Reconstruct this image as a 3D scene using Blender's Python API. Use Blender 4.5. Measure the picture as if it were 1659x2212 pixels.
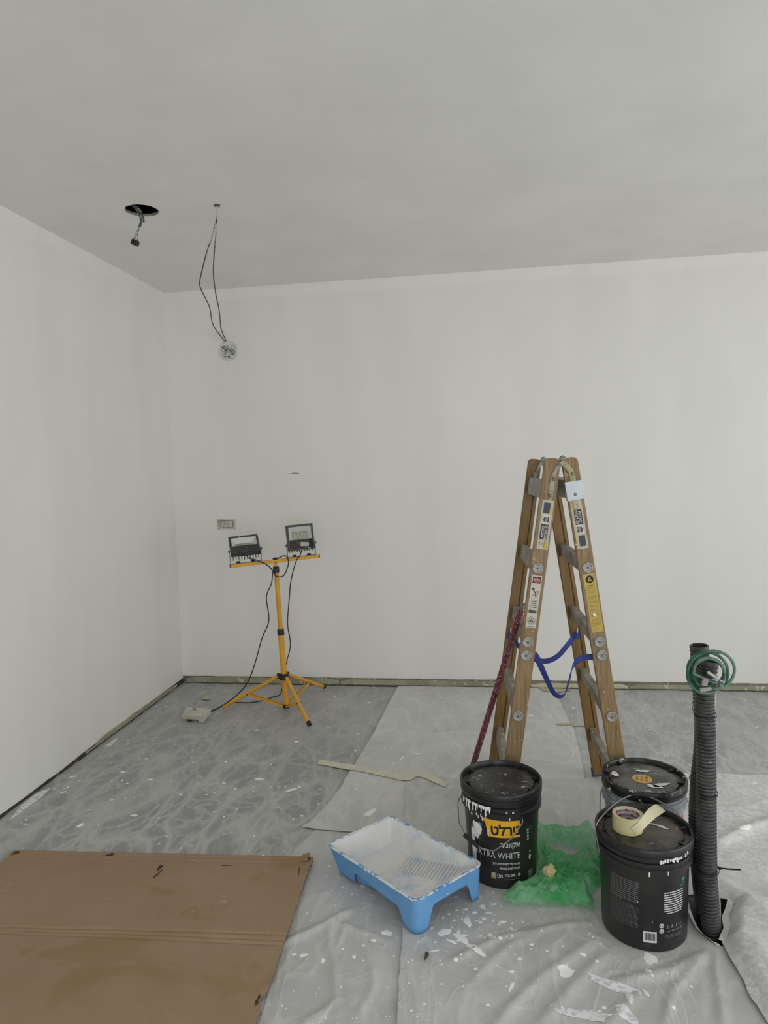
import bpy, bmesh, math, random
from math import sin, cos, pi, radians, sqrt, atan2, floor
from mathutils import Vector, Matrix, noise

for o in list(bpy.data.objects):
    bpy.data.objects.remove(o)
scene = bpy.context.scene
COL = scene.collection

# ------------------------------------------------------------------ camera
cam_d = bpy.data.cameras.new('camera')
cam_d.sensor_fit = 'AUTO'
cam_d.sensor_width = 36.0
cam_d.lens = 1479.1 * 36.0 / 2212.0
cam_d.clip_start = 0.05
cam = bpy.data.objects.new('camera', cam_d)
COL.objects.link(cam)
rt = Vector((0.990071, 0.137325, -0.030014))
dn = Vector((-0.020337, -0.071339, -0.997245))
fw = Vector((-0.139088, 0.987954, -0.067838))
cam.matrix_world = Matrix(((rt.x, -dn.x, -fw.x, 0.0), (rt.y, -dn.y, -fw.y, 0.0), (rt.z, -dn.z, -fw.z, 1.5), (0, 0, 0, 1)))
scene.camera = cam

# ------------------------------------------------------------------ daylight: overcast sky through the openings of the room
WORLD_STRENGTH = 2.85
world = bpy.data.worlds.new('overcast_sky')
scene.world = world
world.use_nodes = True
bg = world.node_tree.nodes['Background']
bg.inputs[0].default_value = (0.955, 0.965, 1.0, 1)
bg.inputs[1].default_value = WORLD_STRENGTH

# room size (metres); the camera stands over the origin
XL, XR, YB, YR, ZC = -2.120, 3.70, 4.541, -2.60, 2.7263
# openings that let the daylight in: right wall (y0, y1, z0, z1) and rear wall (x0, x1, z0, z1)
WIN_R = (-1.70, 3.00, 0.06, 2.50)
WIN_B = (-0.90, 2.90, 0.06, 2.50)

def portal(name, loc, rot, sx, sy):
    d = bpy.data.lights.new(name, 'AREA')
    d.shape = 'RECTANGLE'; d.size = sx; d.size_y = sy
    d.cycles.is_portal = True
    o = bpy.data.objects.new(name, d); COL.objects.link(o)
    o.location = loc; o.rotation_euler = rot
portal('window_portal', (XR + 0.05, (WIN_R[0] + WIN_R[1]) / 2, (WIN_R[2] + WIN_R[3]) / 2), (0, radians(90), 0), WIN_R[3] - WIN_R[2], WIN_R[1] - WIN_R[0])
portal('window_portal', ((WIN_B[0] + WIN_B[1]) / 2, YR - 0.05, (WIN_B[2] + WIN_B[3]) / 2), (radians(90), 0, 0), WIN_B[1] - WIN_B[0], WIN_B[3] - WIN_B[2])

vs = scene.view_settings
vs.view_transform = 'Standard'; vs.look = 'None'; vs.gamma = 1.0; vs.use_curve_mapping = False
vs.exposure = 0.0
scene.cycles.max_bounces = 7
scene.cycles.diffuse_bounces = 5
scene.cycles.glossy_bounces = 3
scene.cycles.transmission_bounces = 4
scene.cycles.transparent_max_bounces = 8
scene.cycles.sample_clamp_indirect = 6.0
scene.cycles.use_adaptive_sampling = True
scene.cycles.adaptive_threshold = 0.03

# ------------------------------------------------------------------ material helpers
def lin(c):
    return tuple((v / 255 / 12.92) if v / 255 <= 0.04045 else ((v / 255 + 0.055) / 1.055) ** 2.4 for v in c)

class NT:
    """small node-tree writer"""
    def __init__(s, name):
        s.m = bpy.data.materials.new(name); s.m.use_nodes = True
        s.t = s.m.node_tree; s.b = s.t.nodes['Principled BSDF']
        s._tc = None
    def n(s, typ, **kw):
        nd = s.t.nodes.new(typ)
        for k, v in kw.items():
            setattr(nd, k, v)
        return nd
    def link(s, a, b): s.t.links.new(a, b)
    def co(s, scale=(1, 1, 1), rot=(0, 0, 0)):
        if s._tc is None: s._tc = s.n('ShaderNodeTexCoord')
        mp = s.n('ShaderNodeMapping'); s.link(s._tc.outputs['Object'], mp.inputs['Vector'])
        mp.inputs['Scale'].default_value = scale; mp.inputs['Rotation'].default_value = rot
        return mp.outputs['Vector']
    def noise(s, co, scale, detail=4, rough=0.55, dist=0.0):
        nd = s.n('ShaderNodeTexNoise'); s.link(co, nd.inputs['Vector'])
        nd.inputs['Scale'].default_value = scale; nd.inputs['Detail'].default_value = detail
        nd.inputs['Roughness'].default_value = rough; nd.inputs['Distortion'].default_value = dist
        return nd.outputs['Fac']
    def voro(s, co, scale, feature='F1'):
        nd = s.n('ShaderNodeTexVoronoi'); nd.feature = feature; s.link(co, nd.inputs['Vector'])
        nd.inputs['Scale'].default_value = scale
        return nd.outputs['Distance']
    def ramp(s, fac, a, b, lo=0.0, hi=1.0):
        nd = s.n('ShaderNodeMapRange'); nd.clamp = True; s.link(fac, nd.inputs['Value'])
        nd.inputs['From Min'].default_value = a; nd.inputs['From Max'].default_value = b
        nd.inputs['To Min'].default_value = lo; nd.inputs['To Max'].default_value = hi
        return nd.outputs['Result']
    def math(s, op, a, b):
        nd = s.n('ShaderNodeMath'); nd.operation = op
        for i, v in enumerate((a, b)):
            if isinstance(v, (int, float)): nd.inputs[i].default_value = v
            else: s.link(v, nd.inputs[i])
        return nd.outputs[0]
    def mix(s, fac, a, b):
        nd = s.n('ShaderNodeMix'); nd.data_type = 'RGBA'
        if isinstance(fac, (int, float)): nd.inputs[0].default_value = fac
        else: s.link(fac, nd.inputs[0])
        for i, v in ((6, a), (7, b)):
            if isinstance(v, tuple): nd.inputs[i].default_value = (*v[:3], 1)
            else: s.link(v, nd.inputs[i])
        return nd.outputs[2]
    def color(s, c):
        if isinstance(c, tuple): s.b.inputs['Base Color'].default_value = (*c[:3], 1)
        else: s.link(c, s.b.inputs['Base Color'])
    def bump(s, fac, strength=0.3, dist=0.002):
        nd = s.n('ShaderNodeBump'); nd.inputs['Strength'].default_value = strength
        nd.inputs['Distance'].default_value = dist; s.link(fac, nd.inputs['Height'])
        s.link(nd.outputs[0], s.b.inputs['Normal'])
    def pos(s, axis):
        g = s.n('ShaderNodeNewGeometry'); x = s.n('ShaderNodeSeparateXYZ'); s.link(g.outputs['Position'], x.inputs[0])
        return x.outputs[axis]
    def set(s, rough=0.5, metal=0.0, spec=0.5):
        s.b.inputs['Roughness'].default_value = rough; s.b.inputs['Metallic'].default_value = metal
        s.b.inputs['Specular IOR Level'].default_value = spec
        return s.m

def plain(name, rgb, rough=0.5, metal=0.0, spec=0.5, var=0.12, scale=30):
    """solid colour with a faint mottling"""
    t = NT(name); c = lin(rgb)
    f = t.noise(t.co(), scale, 3)
    t.color(t.mix(t.ramp(f, 0.35, 0.65), tuple(v * (1 - var) for v in c), tuple(min(1, v * (1 + var)) for v in c)))
    return t.set(rough, metal, spec)

def worn(name, rgb, spat=(215, 214, 205), amount=0.62, scale=60, rough=0.5, metal=0.0, rgb2=None, amt2=0.5, scale2=14, spec=0.5, stretch=(1, 1, 1)):
    """colour + second tone + small flecks of white paint"""
    t = NT(name); c = lin(rgb)
    base = c
    if rgb2:
        base = t.mix(t.ramp(t.noise(t.co(stretch), scale2, 5, 0.6), amt2 - 0.08, amt2 + 0.08), c, lin(rgb2))
    f = t.noise(t.co(), scale, 5, 0.6)
    t.color(t.mix(t.ramp(f, amount, amount + 0.03), base, lin(spat)))
    return t.set(rough, metal, spec)

def wood(name, dark, mid, flecks=0.70, axis='z'):
    t = NT(name)
    sc = (22, 22, 0.9)
    g = t.noise(t.co(sc), 6, 6, 0.65, 0.4)
    c1 = t.mix(t.ramp(g, 0.33, 0.67), lin(dark), lin(mid))
    fine = t.noise(t.co((120, 120, 3)), 4, 3)
    c2 = t.mix(t.ramp(fine, 0.42, 0.62, 0, 0.45), c1, tuple(v * 0.55 for v in lin(dark)))
    blot = t.noise(t.co(), 5, 3)
    c3 = t.mix(t.ramp(blot, 0.45, 0.7, 0, 0.35), c2, lin((136, 118, 98)))
    fl = t.noise(t.co(), 75, 4, 0.6)
    t.color(t.mix(t.ramp(fl, flecks, flecks + 0.03), c3, lin((212, 206, 196))))
    t.bump(g, 0.25, 0.001)
    return t.set(0.55)

# ------------------------------------------------------------------ mesh helpers
def crv(pts, n=8):
    """Catmull-Rom through the points"""
    P = [Vector(p) for p in pts]
    if len(P) < 3: return P
    out = []
    for i in range(len(P) - 1):
        p0 = P[i - 1] if i else P[0] * 2 - P[1]
        p3 = P[i + 2] if i + 2 < len(P) else P[-1] * 2 - P[-2]
        for k in range(n):
            t = k / n
            out.append(0.5 * (2 * P[i] + (P[i + 1] - p0) * t + (2 * p0 - 5 * P[i] + 4 * P[i + 1] - p3) * t * t + (3 * P[i] - p0 - 3 * P[i + 1] + p3) * t ** 3))
    out.append(P[-1])
    return out

class MB:
    def __init__(s): s.v = []; s.f = []
    def add(s, vs_, fs):
        k = len(s.v); s.v += [Vector(v) for v in vs_]; s.f += [tuple(i + k for i in f) for f in fs]
        return s
    def box(s, c, size, M=None):
        hx, hy, hz = [q / 2 for q in size]; c = Vector(c)
        vv = [Vector((x, y, z)) for x in (-hx, hx) for y in (-hy, hy) for z in (-hz, hz)]
        if M is not None: vv = [M @ q for q in vv]
        return s.add([c + q for q in vv], [(0, 1, 3, 2), (4, 6, 7, 5), (0, 4, 5, 1), (2, 3, 7, 6), (0, 2, 6, 4), (1, 5, 7, 3)])
    def tube(s, pts, r, seg=10, caps=True, rs=None):
        P = [Vector(p) for p in pts]; n = len(P); vv = []; ff = []
        t0 = (P[1] - P[0]).normalized()
        u = t0.orthogonal().normalized()
        for i in range(n):
            t = (P[min(i + 1, n - 1)] - P[max(i - 1, 0)])
            t = t.normalized() if t.length > 1e-9 else t0
            u = (u - t * u.dot(t)); u = u.normalized() if u.length > 1e-6 else t.orthogonal().normalized()
            w = t.cross(u); rr_ = rs[i] if rs else r
            for k in range(seg):
                a = 2 * pi * k / seg
                vv.append(P[i] + (u * cos(a) + w * sin(a)) * rr_)
        for i in range(n - 1):
            for k in range(seg):
                k2 = (k + 1) % seg
                ff.append((i * seg + k, i * seg + k2, (i + 1) * seg + k2, (i + 1) * seg + k))
        if caps:
            ff.append(tuple(range(seg - 1, -1, -1))); ff.append(tuple((n - 1) * seg + k for k in range(seg)))
        return s.add(vv, ff)
    def lathe(s, prof, c=(0, 0, 0), seg=48, M=None, closed=False):
        vv = []; ff = []; c = Vector(c); n = len(prof)
        for (r, z) in prof:
            for k in range(seg):
                a = 2 * pi * k / seg; q = Vector((r * cos(a), r * sin(a), z))
                vv.append(c + (M @ q if M is not None else q))
        for i in range(n if closed else n - 1):
            j = (i + 1) % n
            for k in range(seg):
                k2 = (k + 1) % seg
                ff.append((i * seg + k, i * seg + k2, j * seg + k2, j * seg + k))
        return s.add(vv, ff)
    def prism(s, poly, d0, d1, M):
        """polygon in local xy extruded along local z, placed by the matrix M"""
        n = len(poly)
        vv = [M @ Vector((x, y, d0)) for x, y in poly] + [M @ Vector((x, y, d1)) for x, y in poly]
        ff = [tuple(range(n - 1, -1, -1)), tuple(range(n, 2 * n))] + [(i, (i + 1) % n, n + (i + 1) % n, n + i) for i in range(n)]
        return s.add(vv, ff)
    def ribbon(s, pts, wdir, width, thick=0.0015):
        P = [Vector(p) for p in pts]; n = len(P)
        vv = []; ff = []
        for i in range(n):
            t = (P[min(i + 1, n - 1)] - P[max(i - 1, 0)]).normalized()
            w = Vector(wdir(i / (n - 1)) if callable(wdir) else wdir); w = (w - t * w.dot(t)).normalized()
            nn = t.cross(w)
            for a, b in ((-1, -1), (1, -1), (1, 1), (-1, 1)):
                vv.append(P[i] + w * a * width / 2 + nn * b * thick / 2)
        for i in range(n - 1):
            for k in range(4):
                k2 = (k + 1) % 4
                ff.append((i * 4 + k, i * 4 + k2, (i + 1) * 4 + k2, (i + 1) * 4 + k))
        ff.append((3, 2, 1, 0)); ff.append(tuple((n - 1) * 4 + k for k in range(4)))
        return s.add(vv, ff)
    def build(s, name, mat, parent=None, smooth=False, bevel=0.0, fix=True, auto=None):
        me = bpy.data.meshes.new(name)
        me.from_pydata([tuple(v) for v in s.v], [], s.f)
        if fix or bevel:
            bm = bmesh.new(); bm.from_mesh(me)
            if fix: bmesh.ops.recalc_face_normals(bm, faces=bm.faces)
            if bevel:
                es = [e for e in bm.edges if len(e.link_faces) == 2 and e.calc_face_angle(0) > 0.6]
                bmesh.ops.bevel(bm, geom=es, offset=bevel, segments=2, affect='EDGES', profile=0.5)
            bm.to_mesh(me); bm.free()
        return link(name, me, mat, parent, smooth)

def link(name, me, mat, parent=None, smooth=False):
    if mat is not None: me.materials.append(mat)
    if smooth:
        me.polygons.foreach_set('use_smooth', [True] * len(me.polygons))
        try: me.set_sharp_from_angle(angle=radians(38))
        except Exception: pass
    me.update()
    o = bpy.data.objects.new(name, me); COL.objects.link(o)
    if parent is not None: put(o, parent)
    return o

def put(o, parent):
    o.parent = parent
    o.matrix_parent_inverse = world_of(parent).inverted()
def world_of(o):
    M = o.matrix_basis.copy()
    if o.parent is not None: M = world_of(o.parent) @ o.matrix_parent_inverse @ M
    return M
def thing(name, label, cat, loc, group=None):
    o = bpy.data.objects.new(name, None); COL.objects.link(o); o.location = loc
    o.empty_display_size = 0.05
    return tag(o, label, cat, group)
def tag(o, label, cat, group=None):
    o['label'] = label; o['category'] = cat
    if group: o['group'] = group
    return o
def struct(o, label=None):
    o['kind'] = 'structure'
    if label: o['label'] = label
    return o
def stuff(o):
    o['kind'] = 'stuff'; return o

def bm_poly(polys):
    """filled flat polygons as a bmesh"""
    bm = bmesh.new()
    for poly in polys:
        vv = [bm.verts.new((x, y, 0)) for x, y in poly]
        bm.faces.new(vv)
    bmesh.ops.triangulate(bm, faces=bm.faces)
    return bm
def bm_text(text, height, bold=0.0, sx=1.0, align='CENTER', rot=0.0):
    """letters as flat faces; height = cap height; returns bmesh centred on its box"""
    cu = bpy.data.curves.new('lettering', 'FONT'); cu.body = text; cu.size = 1.0; cu.offset = bold
    cu.resolution_u = 3
    ob = bpy.data.objects.new('lettering', cu); COL.objects.link(ob)
    dg = bpy.context.evaluated_depsgraph_get()
    me = bpy.data.meshes.new_from_object(ob.evaluated_get(dg))
    bm = bmesh.new(); bm.from_mesh(me)
    bpy.data.objects.remove(ob); bpy.data.curves.remove(cu); bpy.data.meshes.remove(me)
    if bm.verts:
        x0 = min(v.co.x for v in bm.verts); x1 = max(v.co.x for v in bm.verts)
        y0 = min(v.co.y for v in bm.verts); y1 = max(v.co.y for v in bm.verts)
        k = height / max(1e-6, y1 - y0)
        ox = {'CENTER': (x0 + x1) / 2, 'LEFT': x0, 'RIGHT': x1}[align]
        c, s_ = cos(rot), sin(rot)
        for v in bm.verts:
            x = (v.co.x - ox) * k * sx; y = (v.co.y - (y0 + y1) / 2) * k
            v.co = (x * c - y * s_, x * s_ + y * c, 0)
    return bm
def bm_move(bm, dx, dy):
    for v in bm.verts: v.co.x += dx; v.co.y += dy
    return bm
def bm_join(bms):
    out = bmesh.new()
    for b in bms:
        me = bpy.data.meshes.new('tmp'); b.to_mesh(me); b.free(); out.from_mesh(me); bpy.data.meshes.remove(me)
    return out
def on_plane(bm, M, name, mat, parent, lift=0.0):
    for v in bm.verts: v.co = M @ Vector((v.co.x, v.co.y, lift))
    me = bpy.data.meshes.new(name); bm.to_mesh(me); bm.free()
    return link(name, me, mat, parent)
def on_can(bm, cx, cy, rfun, a0, z0, name, mat, parent, lift=0.0005, step=0.008, inside=False):
    """wraps flat faces round a bucket: x runs along the wall, y upward"""
    if bm.verts:
        x0 = min(v.co.x for v in bm.verts); x1 = max(v.co.x for v in bm.verts)
        k = int((x1 - x0) / step)
        for i in range(1, k + 1):
            bmesh.ops.bisect_plane(bm, geom=bm.verts[:] + bm.edges[:] + bm.faces[:], plane_co=(x0 + (x1 - x0) * i / (k + 1), 0, 0), plane_no=(1, 0, 0))
    for v in bm.verts:
        z = z0 + v.co.y; r = rfun(z) + (-lift if inside else lift)
        a = a0 + (-1 if inside else 1) * v.co.x / r
        v.co = (cx + r * cos(a), cy + r * sin(a), z)
    me = bpy.data.meshes.new(name); bm.to_mesh(me); bm.free()
    return link(name, me, mat, parent, True)
def rect(x0, y0, x1, y1): return [(x0, y0), (x1, y0), (x1, y1), (x0, y1)]
def disc(cx, cy, r, n=24, ry=None): return [(cx + r * cos(2 * pi * i / n), cy + (ry or r) * sin(2 * pi * i / n)) for i in range(n)]
def ringp(cx, cy, r, w, n=28):
    out = []
    for i in range(n):
        a, b = 2 * pi * i / n, 2 * pi * (i + 1) / n
        out.append([(cx + r * cos(a), cy + r * sin(a)), (cx + r * cos(b), cy + r * sin(b)), (cx + (r - w) * cos(b), cy + (r - w) * sin(b)), (cx + (r - w) * cos(a), cy + (r - w) * sin(a))])
    return out
def blob(rng, cx, cy, rx, ry, rot=0, n=14, j=0.3):
    ph = [rng.uniform(0, 6.28) for _ in range(4)]
    out = []
    for i in range(n):
        a = 2 * pi * i / n
        k = 1 + j * (0.5 * sin(2 * a + ph[0]) + 0.35 * sin(3 * a + ph[1]) + 0.3 * sin(5 * a + ph[2])) * 0.8
        x, y = rx * k * cos(a), ry * k * sin(a)
        out.append((cx + x * cos(rot) - y * sin(rot), cy + x * sin(rot) + y * cos(rot)))
    return out
def sstep(a, b, x):
    t = max(0.0, min(1.0, (x - a) / (b - a))); return t * t * (3 - 2 * t)

# ================================================================== STRUCTURE
import numpy as np
def wall_mat(name, base, axis, edge, zedge=True):
    """emulsion paint, rolled in patches, with the brushed cut-in band along the edges"""
    t = NT(name); c = lin(base)
    f = t.noise(t.co((1.6, 1.6, 0.35)), 1.6, 3, 0.5)
    c1 = t.mix(t.ramp(f, 0.3, 0.7), tuple(v * 0.95 for v in c), tuple(v * 1.03 for v in c))
    d = None
    if axis is not None:
        d = t.ramp(t.pos(axis), edge[0], edge[1], 1, 0)
    if zedge:
        z = t.ramp(t.pos(2), ZC - 0.085, ZC - 0.06, 0, 1)
        d = z if d is None else t.math('MAXIMUM', d, z)
    if d is not None:
        w = t.noise(t.co(), 7, 2)
        c1 = t.mix(t.math('MULTIPLY', d, t.ramp(w, 0.3, 0.6, 0.4, 0.9)), c1, tuple(min(0.95, v * 1.035) for v in c))
    t.color(c1)
    return t.set(0.62, 0, 0.3)
M_wallb = wall_mat('white_wall_paint', (231, 230, 224), 0, (XL + 0.06, XL + 0.09))
M_walll = wall_mat('white_wall_paint_side', (231, 230, 224), 1, (-99, -98))
M_ceil = wall_mat('white_ceiling_paint', (236, 235, 230), None, None, False)
M_floor = plain('grey_floor_tile', (120, 121, 120), 0.5)

def rect_hole_plane(outer, hole, z):
    bm = bmesh.new()
    for loop in (outer, hole):
        vv = [bm.verts.new((x, y, z)) for x, y in loop]
        for i in range(len(vv)): bm.edges.new((vv[i], vv[(i + 1) % len(vv)]))
    bmesh.ops.triangle_fill(bm, edges=bm.edges[:], use_beauty=True)
    V = [v.co.copy() for v in bm.verts]; bm.verts.index_update()
    F = [tuple(v.index for v in f.verts) for f in bm.faces]; bm.free()
    return V, F

# floor with the small pit the conduits rise from
PIT = (0.642, 2.100, 0.785, 2.345)
mb = MB(); mb.add(*rect_hole_plane(rect(XL - 0.1, YR - 0.1, XR + 0.1, YB + 0.1), rect(*PIT), 0.0))
pc = rect(*PIT)
mb.add([(x, y, 0) for x, y in pc] + [(x, y, -0.25) for x, y in pc], [(0, 1, 5, 4), (1, 2, 6, 5), (2, 3, 7, 6), (3, 0, 4, 7), (4, 5, 6, 7)])
struct(mb.build('floor', M_floor, fix=False))

# ceiling with the round cut-out
HC = (-1.543, 3.118); HR = 0.076
rng = random.Random(5)
hole = [(HC[0] + (HR + rng.uniform(-.002, .002)) * cos(2 * pi * i / 40), HC[1] + (HR + rng.uniform(-.002, .002)) * sin(2 * pi * i / 40)) for i in range(40)]
mb = MB(); mb.add(*rect_hole_plane(rect(XL - 0.1, YR - 0.1, XR + 0.1, YB + 0.1), hole, ZC))
ceil = struct(mb.build('ceiling', M_ceil, fix=False))
mb = MB()
mb.add([(x, y, ZC) for x, y in hole] + [(x, y, ZC + 0.0125) for x, y in hole], [(i, (i + 1) % 40, 40 + (i + 1) % 40, 40 + i) for i in range(40)])
mb.build('cut_edge', plain('gypsum_edge', (150, 147, 138), 0.9, var=0.25, scale=120), ceil)
mb = MB()
mb.lathe([(HR, ZC + 0.0125), (0.16, ZC + 0.0126), (0.16, ZC + 0.25), (0.001, ZC + 0.25)], (HC[0], HC[1], 0), 40)
mb.build('void', plain('dark_void', (16, 16, 17), 0.9), ceil)

def wall_with_opening(name, p0, ux, length, op, mat, thick):
    """vertical wall of boxes round one opening; ux = unit vector along the wall, thick = outward vector"""
    mb = MB(); p0 = Vector(p0); ux = Vector(ux); th = Vector(thick)
    def slab(a, b, z0, z1):
        vv = []
        for (s, k) in ((a, 0), (b, 0), (b, 1), (a, 1)):
            q = p0 + ux * s + th * k
            vv += [(q.x, q.y, z0), (q.x, q.y, z1)]
        mb.add(vv, [(0, 2, 3, 1), (2, 4, 5, 3), (4, 6, 7, 5), (6, 0, 1, 7), (0, 6, 4, 2), (1, 3, 5, 7)])
    if op is None: slab(0, length, 0, ZC)
    else:
        a, b, z0, z1 = op
        slab(0, a, 0, ZC); slab(b, length, 0, ZC); slab(a, b, 0, z0); slab(a, b, z1, ZC)
    return struct(mb.build(name, mat))
wall_with_opening('wall_back', (XL - 0.12, YB, 0), (1, 0, 0), XR - XL + 0.24, None, M_wallb, (0, 0.12, 0))
wall_with_opening('wall_left', (XL, YR - 0.12, 0), (0, 1, 0), YB - YR + 0.24, None, M_walll, (-0.12, 0, 0))
M_wallr = wall_mat('white_wall_paint_rear', (231, 230, 224), None, None, False)
wall_with_opening('wall_right', (XR, YR, 0), (0, 1, 0), YB - YR, (WIN_R[0] - YR, WIN_R[1] - YR, WIN_R[2], WIN_R[3]), M_wallr, (0.12, 0, 0))
wall_with_opening('wall_rear', (XL, YR, 0), (1, 0, 0), XR - XL, (WIN_B[0] - XL, WIN_B[1] - XL, WIN_B[2], WIN_B[3]), M_wallr, (0, -0.12, 0))
M_alu = plain('window_aluminium', (70, 72, 74), 0.45, 0.6)
def window(name, a, b, z0, z1, fn):
    mb = MB(); w = 0.06; m = (a + b) / 2
    for (s0, s1, q0, q1) in ((a, a + w, z0, z1), (b - w, b, z0, z1), (a + w, b - w, z0, z0 + w), (a + w, b - w, z1 - w, z1), (m - w / 2, m + w / 2, z0 + w, z1 - w)):
        c0, c1 = fn(s0), fn(s1); c = [(c0[i] + c1[i]) / 2 for i in (0, 1)]
        mb.box((c[0], c[1], (q0 + q1) / 2), (max(abs(c1[0] - c0[0]), 0.05), max(abs(c1[1] - c0[1]), 0.05), q1 - q0))
    struct(mb.build(name, M_alu))
window('window_1', WIN_R[0], WIN_R[1], WIN_R[2], WIN_R[3], lambda s: (XR + 0.06, s))
window('window_2', WIN_B[0], WIN_B[1], WIN_B[2], WIN_B[3], lambda s: (s, YR - 0.06))

# back skirting, ragged where paint has been cut in; left strip painted as shadow gap
M_base = worn('grey_skirting', (104, 103, 92), (178, 176, 165), 0.60, 40, 0.7, rgb2=(128, 124, 108), scale2=9)
M_gap_shadow = worn('painted_gap_shadow', (62, 58, 52), (120, 114, 102), 0.60, 30, 0.8, rgb2=(62, 56, 48), scale2=6)  # dark colour stands for the shade in the gap at the left wall foot
mb = MB(); n = 240; vv = []; ff = []
for i in range(n + 1):
    x = XL + 0.004 + (XR - XL - 0.01) * i / n
    zt = 0.050 + 0.003 * noise.noise((x * 9, 1, 0)) + 0.0015 * noise.noise((x * 60, 2, 0))
    vv += [(x, YB - 0.007, 0.0), (x, YB - 0.007, zt), (x, YB, zt)]
for i in range(n): ff += [(3 * i, 3 * i + 3, 3 * i + 4, 3 * i + 1), (3 * i + 1, 3 * i + 4, 3 * i + 5, 3 * i + 2)]
mb.add(vv, ff); struct(mb.build('baseboard_back', M_base))
mb = MB(); vv = []; ff = []
for i in range(n + 1):
    y = YR + 0.004 + (YB - YR - 0.012) * i / n
    zt = 0.014 + 0.018 * sstep(2.7, 4.2, y) + 0.004 * noise.noise((y * 5, 7, 0)) + 0.003 * noise.noise((y * 40, 3, 0))
    vv += [(XL + 0.006, y, 0.0), (XL + 0.006, y, zt), (XL, y, zt)]
for i in range(n): ff += [(3 * i, 3 * i + 1, 3 * i + 4, 3 * i + 3), (3 * i + 1, 3 * i + 2, 3 * i + 5, 3 * i + 4)]
mb.add(vv, ff); struct(mb.build('shadow_gap_left', M_gap_shadow))

# ================================================================== DROP SHEETS
def pl(pts):
    """piecewise-linear y -> x or s -> y"""
    xs = np.array([p[0] for p in pts], float); ys = np.array([p[1] for p in pts], float)
    k = np.argsort(xs); xs, ys = xs[k], ys[k]
    return lambda q: np.interp(q, xs, ys)
def fold_h(X, Y, folds):
    H = np.zeros_like(X)
    for pts, hh, w in folds:
        D = np.full_like(X, 9.0); T = np.zeros_like(X)
        n_ = len(pts) - 1
        for i in range(n_):
            ax, ay = pts[i]; bx, by = pts[i + 1]; dx, dy = bx - ax, by - ay; L2 = dx * dx + dy * dy
            t = np.clip(((X - ax) * dx + (Y - ay) * dy) / L2, 0, 1)
            d = np.hypot(X - ax - t * dx, Y - ay - t * dy)
            u = d < D; D = np.where(u, d, D); T = np.where(u, (i + t) / n_, T)
        taper = np.clip(np.minimum(T, 1 - T) * 5 + 0.15, 0, 1)
        H += hh * taper * np.exp(-(D / w) ** 2)
    return H
class Sheet:
    def __init__(s, name, label, mat, xl, xr, yt, yb, nx, ny, zfun, folds=(), flat=(), rag=0.006, seed=0):
        s.xl, s.xr, s.yt, s.yb = pl(xl), pl(xr), pl(yt), pl(yb)
        S, T = np.meshgrid(np.linspace(0, 1, nx + 1), np.linspace(0, 1, ny + 1))
        Y = s.yt(S) * (1 - T) + s.yb(S) * T
        X = s.xl(Y) * (1 - S) + s.xr(Y) * S
        s.nx, s.ny = nx, ny
        nz = np.array([[0.0] * (nx + 1)] * (ny + 1))
        for j in range(ny + 1):
            for i in range(nx + 1):
                nz[j, i] = zfun(X[j, i], Y[j, i])
        H = nz + fold_h(X, Y, folds)
        base = H.min()
        for fx, fy, r in flat:
            k = np.clip((np.hypot(X - fx, Y - fy) - r) / 0.05, 0, 1)
            H = base + (H - base) * k
        s.Z = H
        XX, YY = X.copy(), Y.copy()
        for j in range(ny + 1):
            for i in (0, nx):
                XX[j, i] += rag * noise.noise((X[j, i] * 14, Y[j, i] * 14, seed)) + rag * 0.4 * noise.noise((X[j, i] * 60, Y[j, i] * 60, seed))
        for i in range(nx + 1):
            YY[0, i] += rag * noise.noise((X[0, i] * 14, Y[0, i] * 14, seed + 5)); YY[ny, i] += rag * noise.noise((X[ny, i] * 14, 3, seed))
        s.X0, s.Y0 = X, Y
        V = np.stack([XX.ravel(), YY.ravel(), H.ravel()], 1)
        I = np.arange((nx + 1) * (ny + 1)).reshape(ny + 1, nx + 1)
        F = np.stack([I[:-1, :-1], I[1:, :-1], I[1:, 1:], I[:-1, 1:]], 2).reshape(-1, 4)
        me = bpy.data.meshes.new(name); me.from_pydata(V.tolist(), [], F.tolist())
        s.o = link(name, me, mat, None, False)
        me.polygons.foreach_set('use_smooth', [True] * len(me.polygons))
        tag(s.o, label, 'drop sheet')
    def z(s, x, y):
        S = 0.5
        for _ in range(4):
            T = (s.yt(S) - y) / (s.yt(S) - s.yb(S))
            a, b = s.xl(y), s.xr(y); S = min(1, max(0, (x - a) / (b - a)))
        fx, fy = S * s.nx, min(1, max(0, T)) * s.ny
        i, j = min(s.nx - 1, int(fx)), min(s.ny - 1, int(fy)); u, v = fx - i, fy - j
        Z = s.Z
        return float(Z[j, i] * (1 - u) * (1 - v) + Z[j, i + 1] * u * (1 - v) + Z[j + 1, i] * (1 - u) * v + Z[j + 1, i + 1] * u * v)
    def splat(s, mb, poly, lift=0.0011):
        cx = sum(p[0] for p in poly) / len(poly); cy = sum(p[1] for p in poly) / len(poly)
        n_ = len(poly); vv = [(cx, cy, s.z(cx, cy) + lift * 1.5)]; ff = []
        for k in (0.55, 1.0):
            for px, py in poly:
                x, y = cx + (px - cx) * k, cy + (py - cy) * k
                vv.append((x, y, s.z(x, y) + (lift if k < 1 else lift * 0.5)))
        for i in range(n_):
            j = (i + 1) % n_
            ff += [(0, 1 + i, 1 + j), (1 + i, 1 + n_ + i, 1 + n_ + j, 1 + j)]
        mb.add(vv, ff)

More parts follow.
